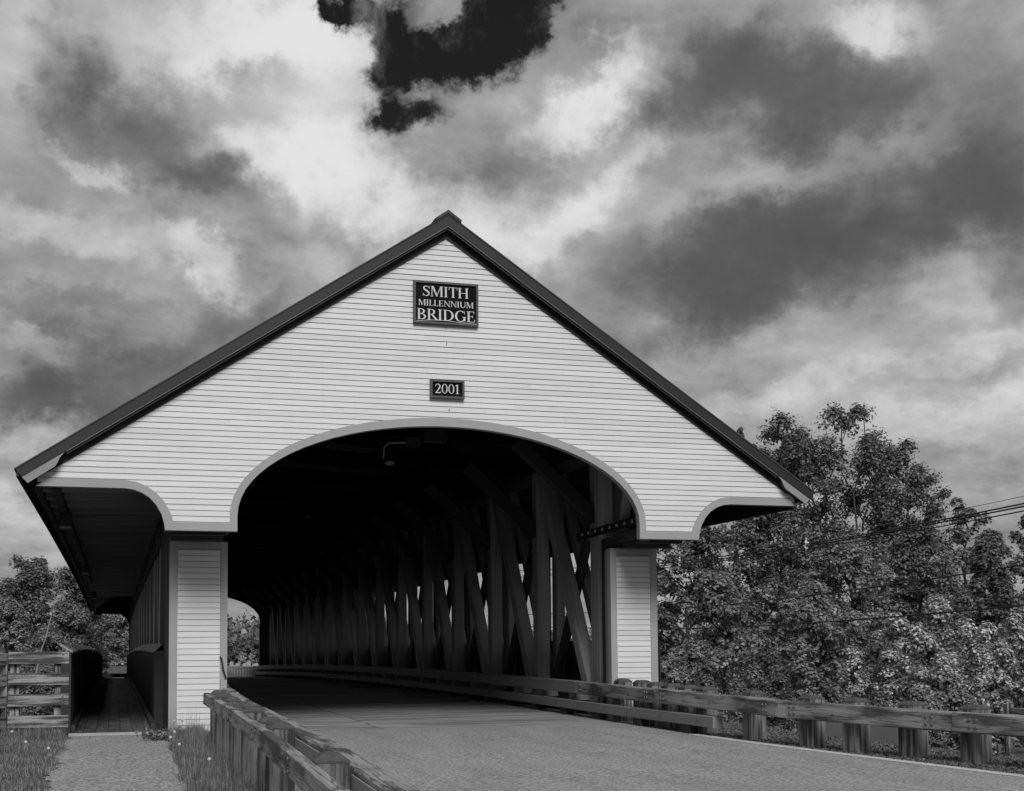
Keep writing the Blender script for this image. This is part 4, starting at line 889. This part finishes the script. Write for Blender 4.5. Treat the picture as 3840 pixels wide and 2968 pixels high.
# wood on the far hill: reads as one mass
rng = np.random.default_rng(77); n = 1500; hx = rng.uniform(-90, 190, n); hy = rng.uniform(300, 640, n); hz = terr(hx, hy)
C = np.repeat(np.stack([hx, hy, hz+3], -1), 22, 0)+rng.normal(size=(n*22, 3))*np.array([3.2, 3.2, 2.6])
o = leafmesh('far_hill_wood', leaves(C, 1.7, rng, up=.9), 'leafdark', None); tag(o, 'wooded hillside far beyond the bridge', 'wood', None, 'stuff')
rng = np.random.default_rng(79); n = 2600; a_ = R(1)*np.where(rng.random(n) < .6, rng.uniform(24.5, 100, n), rng.uniform(-100, -14, n)); d_ = rng.uniform(120, 260, n)
hx = CAM.x+np.sin(a_)*d_; hy = CAM.y+np.cos(a_)*d_; C = np.repeat(np.stack([hx, hy, terr(hx, hy)+rng.uniform(1, 7, n)], -1), 24, 0)+rng.normal(size=(n*24, 3))*np.array([2.6, 2.6, 2.0])
o = leafmesh('distant_wood', leaves(C, 1.1, rng, up=.7), 'leafdark', None); tag(o, 'distant woods along the river banks', 'wood', None, 'stuff')
# undergrowth on the banks
rng = np.random.default_rng(78); n = 60000; x = np.concatenate([rng.uniform(6.6, 26, n//2), rng.uniform(-30, -9.5, n//4), rng.uniform(-26, 26, n//4)]); y = np.concatenate([rng.uniform(-14, 30, n//2), rng.uniform(-6, 30, n//4), rng.uniform(68, 100, n//4)])
keep = ~((np.abs(x) < 8.5) & (y > 60)); x = x[keep]; y = y[keep]
C = np.stack([x, y, np.maximum(terr(x, y), -4.5)+np.abs(rng.normal(0, .28, len(x)))], -1)
o = leafmesh('undergrowth', leaves(C, .16, rng), 'leafdark', None); tag(o, 'low undergrowth covering the river banks', 'undergrowth', None, 'stuff')

# ------------------------------------------------------------------ grass
def grass(name, label, xf, y0, y1, n, h, w, seed, cat='grass', m='grass', zoff=-.03, lean=.35):
    rng = np.random.default_rng(seed); y = rng.uniform(y0, y1, n); x = xf(y, rng.random(n)); z = terr(x, y)
    cl = .55+.9*np.clip(np.sin(x*5.1+seed)*np.sin(y*3.7)+rng.normal(0, .4, n), -.6, 1)
    hh = h*rng.uniform(.4, 1.25, n)*np.clip(cl, .35, 1.5); a = rng.uniform(0, 2*math.pi, n); la = rng.uniform(0, 2*math.pi, n); ll = hh*np.abs(rng.normal(0, lean, n))
    dx, dy = np.cos(a)*w/2, np.sin(a)*w/2
    V = np.empty((n, 4, 3)); b = np.stack([x, y, z], -1); V[:, 0] = b-np.stack([dx, dy, 0*x], -1); V[:, 1] = b+np.stack([dx, dy, 0*x], -1)
    tip = b+np.stack([np.cos(la)*ll, np.sin(la)*ll, hh*(1-.25*np.minimum(ll/hh, 1))], -1)
    mid_ = b+(tip-b)*.5; V[:, 2] = tip; V[:, 3] = mid_-np.stack([dx*.8, dy*.8, 0*x], -1)
    o = leafmesh(name, V.reshape(-1, 3), m, None); tag(o, label, cat, None, 'stuff'); return o
grass('grass', 'short mown grass left of the footpath', lambda y, u: -7.0+.05*np.sin(y*2.1)-u**1.0*3.0, -20, 1.3, 150000, .075, .008, 1)
grass('tall_grass', 'taller grass along the foot of the board fence', lambda y, u: -7.1-u*2.4, .2, 2.0, 12000, .24, .006, 2)
grass('verge_grass', 'uncut grass between footpath and guard rail', lambda y, u: -5.29-.014*np.minimum(-y, 18)+.03*np.sin(y*2.7)+u*.7, -20, 1.7, 90000, .14, .008, 3)
grass('seeding_grass', 'tall seeding grass stalks beside the guard rail posts', lambda y, u: -5.25+u*.6, -19, 1.7, 3500, .40, .004, 4, lean=.25)
grass('under_rail_grass', 'grass growing under the left guard rail', lambda y, u: -4.75+u*.35, -20, 1.3, 12000, .10, .008, 5)
grass('shoulder_weeds', 'thin weeds and litter behind the right guard rail', lambda y, u: np.interp(y, [-20, -9, -5, 2], [6.6, 5.1, 4.6, 4.6])+u*1.6, -18, 1.0, 16000, .07, .010, 6, lean=.8)
rng = np.random.default_rng(12); n = 14000; y = rng.uniform(-16, -.5, n); x = np.interp(y, [-20, -9, -5, 2], [5.8, 4.62, 4.2, 4.1])+rng.random(n)**1.3*1.9
C = np.stack([x, y, .0115*y+.0*x], -1); o = leafmesh('gravel', leaves(C, .05, rng, up=.2), 'gravel', None); tag(o, 'loose gravel and leaf litter along the right shoulder', 'gravel', None, 'stuff')
# weeds at the path edge
t = thing('weed_clump', 'leafy weed clump spilling onto the footpath near the sill', 'weed', (-5.42, -.6, -.03))
rng = np.random.default_rng(9); C = rng.normal(size=(420, 3))*np.array([.16, .22, .05])+np.array([0, 0, .09]); C[:, 2] = np.abs(C[:, 2]); leafmesh('foliage', leaves(C, .07, rng), 'grass', t)
# dandelion clocks
dp = [(-5.08, -.55, .36, 'dandelion clock nearest the white pier, beside the rail'), (-5.12, -8.2, .30, 'large dandelion clock on a bent stem beside the rail posts'), (-5.3, -2.2, .26, 'dandelion clock in the verge close to the pier foot'), (-5.34, -3.2, .24, 'dandelion clock low in the verge below the pier'),
      (-5.24, -4.5, .22, 'dandelion clock mid-verge on a short stem'), (-5.4, -12.6, .15, 'dandelion clock lowest in the verge, left of its pair'), (-5.22, -12.4, .16, 'dandelion clock lowest in the verge, right of its pair'), (-7.9, -1.0, .25, 'dandelion clock in front of the fence post'),
      (-8.25, -2.2, .27, 'dandelion clock at the left edge below the fence'), (-7.55, -2.9, .2, 'dandelion clock between fence and footpath'), (-7.2, -3.8, .16, 'dandelion clock nearest the footpath on the left lawn'), (-5.15, 0.4, .3, 'dandelion clock against the pier clapboards')]
base = None
for i, (x, y, h, lab) in enumerate(dp):
    t = thing('dandelion', lab, 'dandelion', (x, y, float(terr(x, y))), 'dandelion clocks in the grass')
    bend = random.uniform(-.06, .06)
    B().tube([(0, 0, 0), (bend*.3, 0, h*.4), (bend, 0, h*.8), (bend*.9, 0, h)], .0035, 4).build('stem', 'stem', t)
    ps = []; 
    for a in range(5):
        th = math.pi*a/4; ps.append((bend*.9, 0, h-.026*math.cos(th)))
    B().tube(ps, [.003, .019, .027, .019, .003], 9).build('seed_head', 'puff', t, True)
print('clapboards', nb, 'objects', len(S.objects))
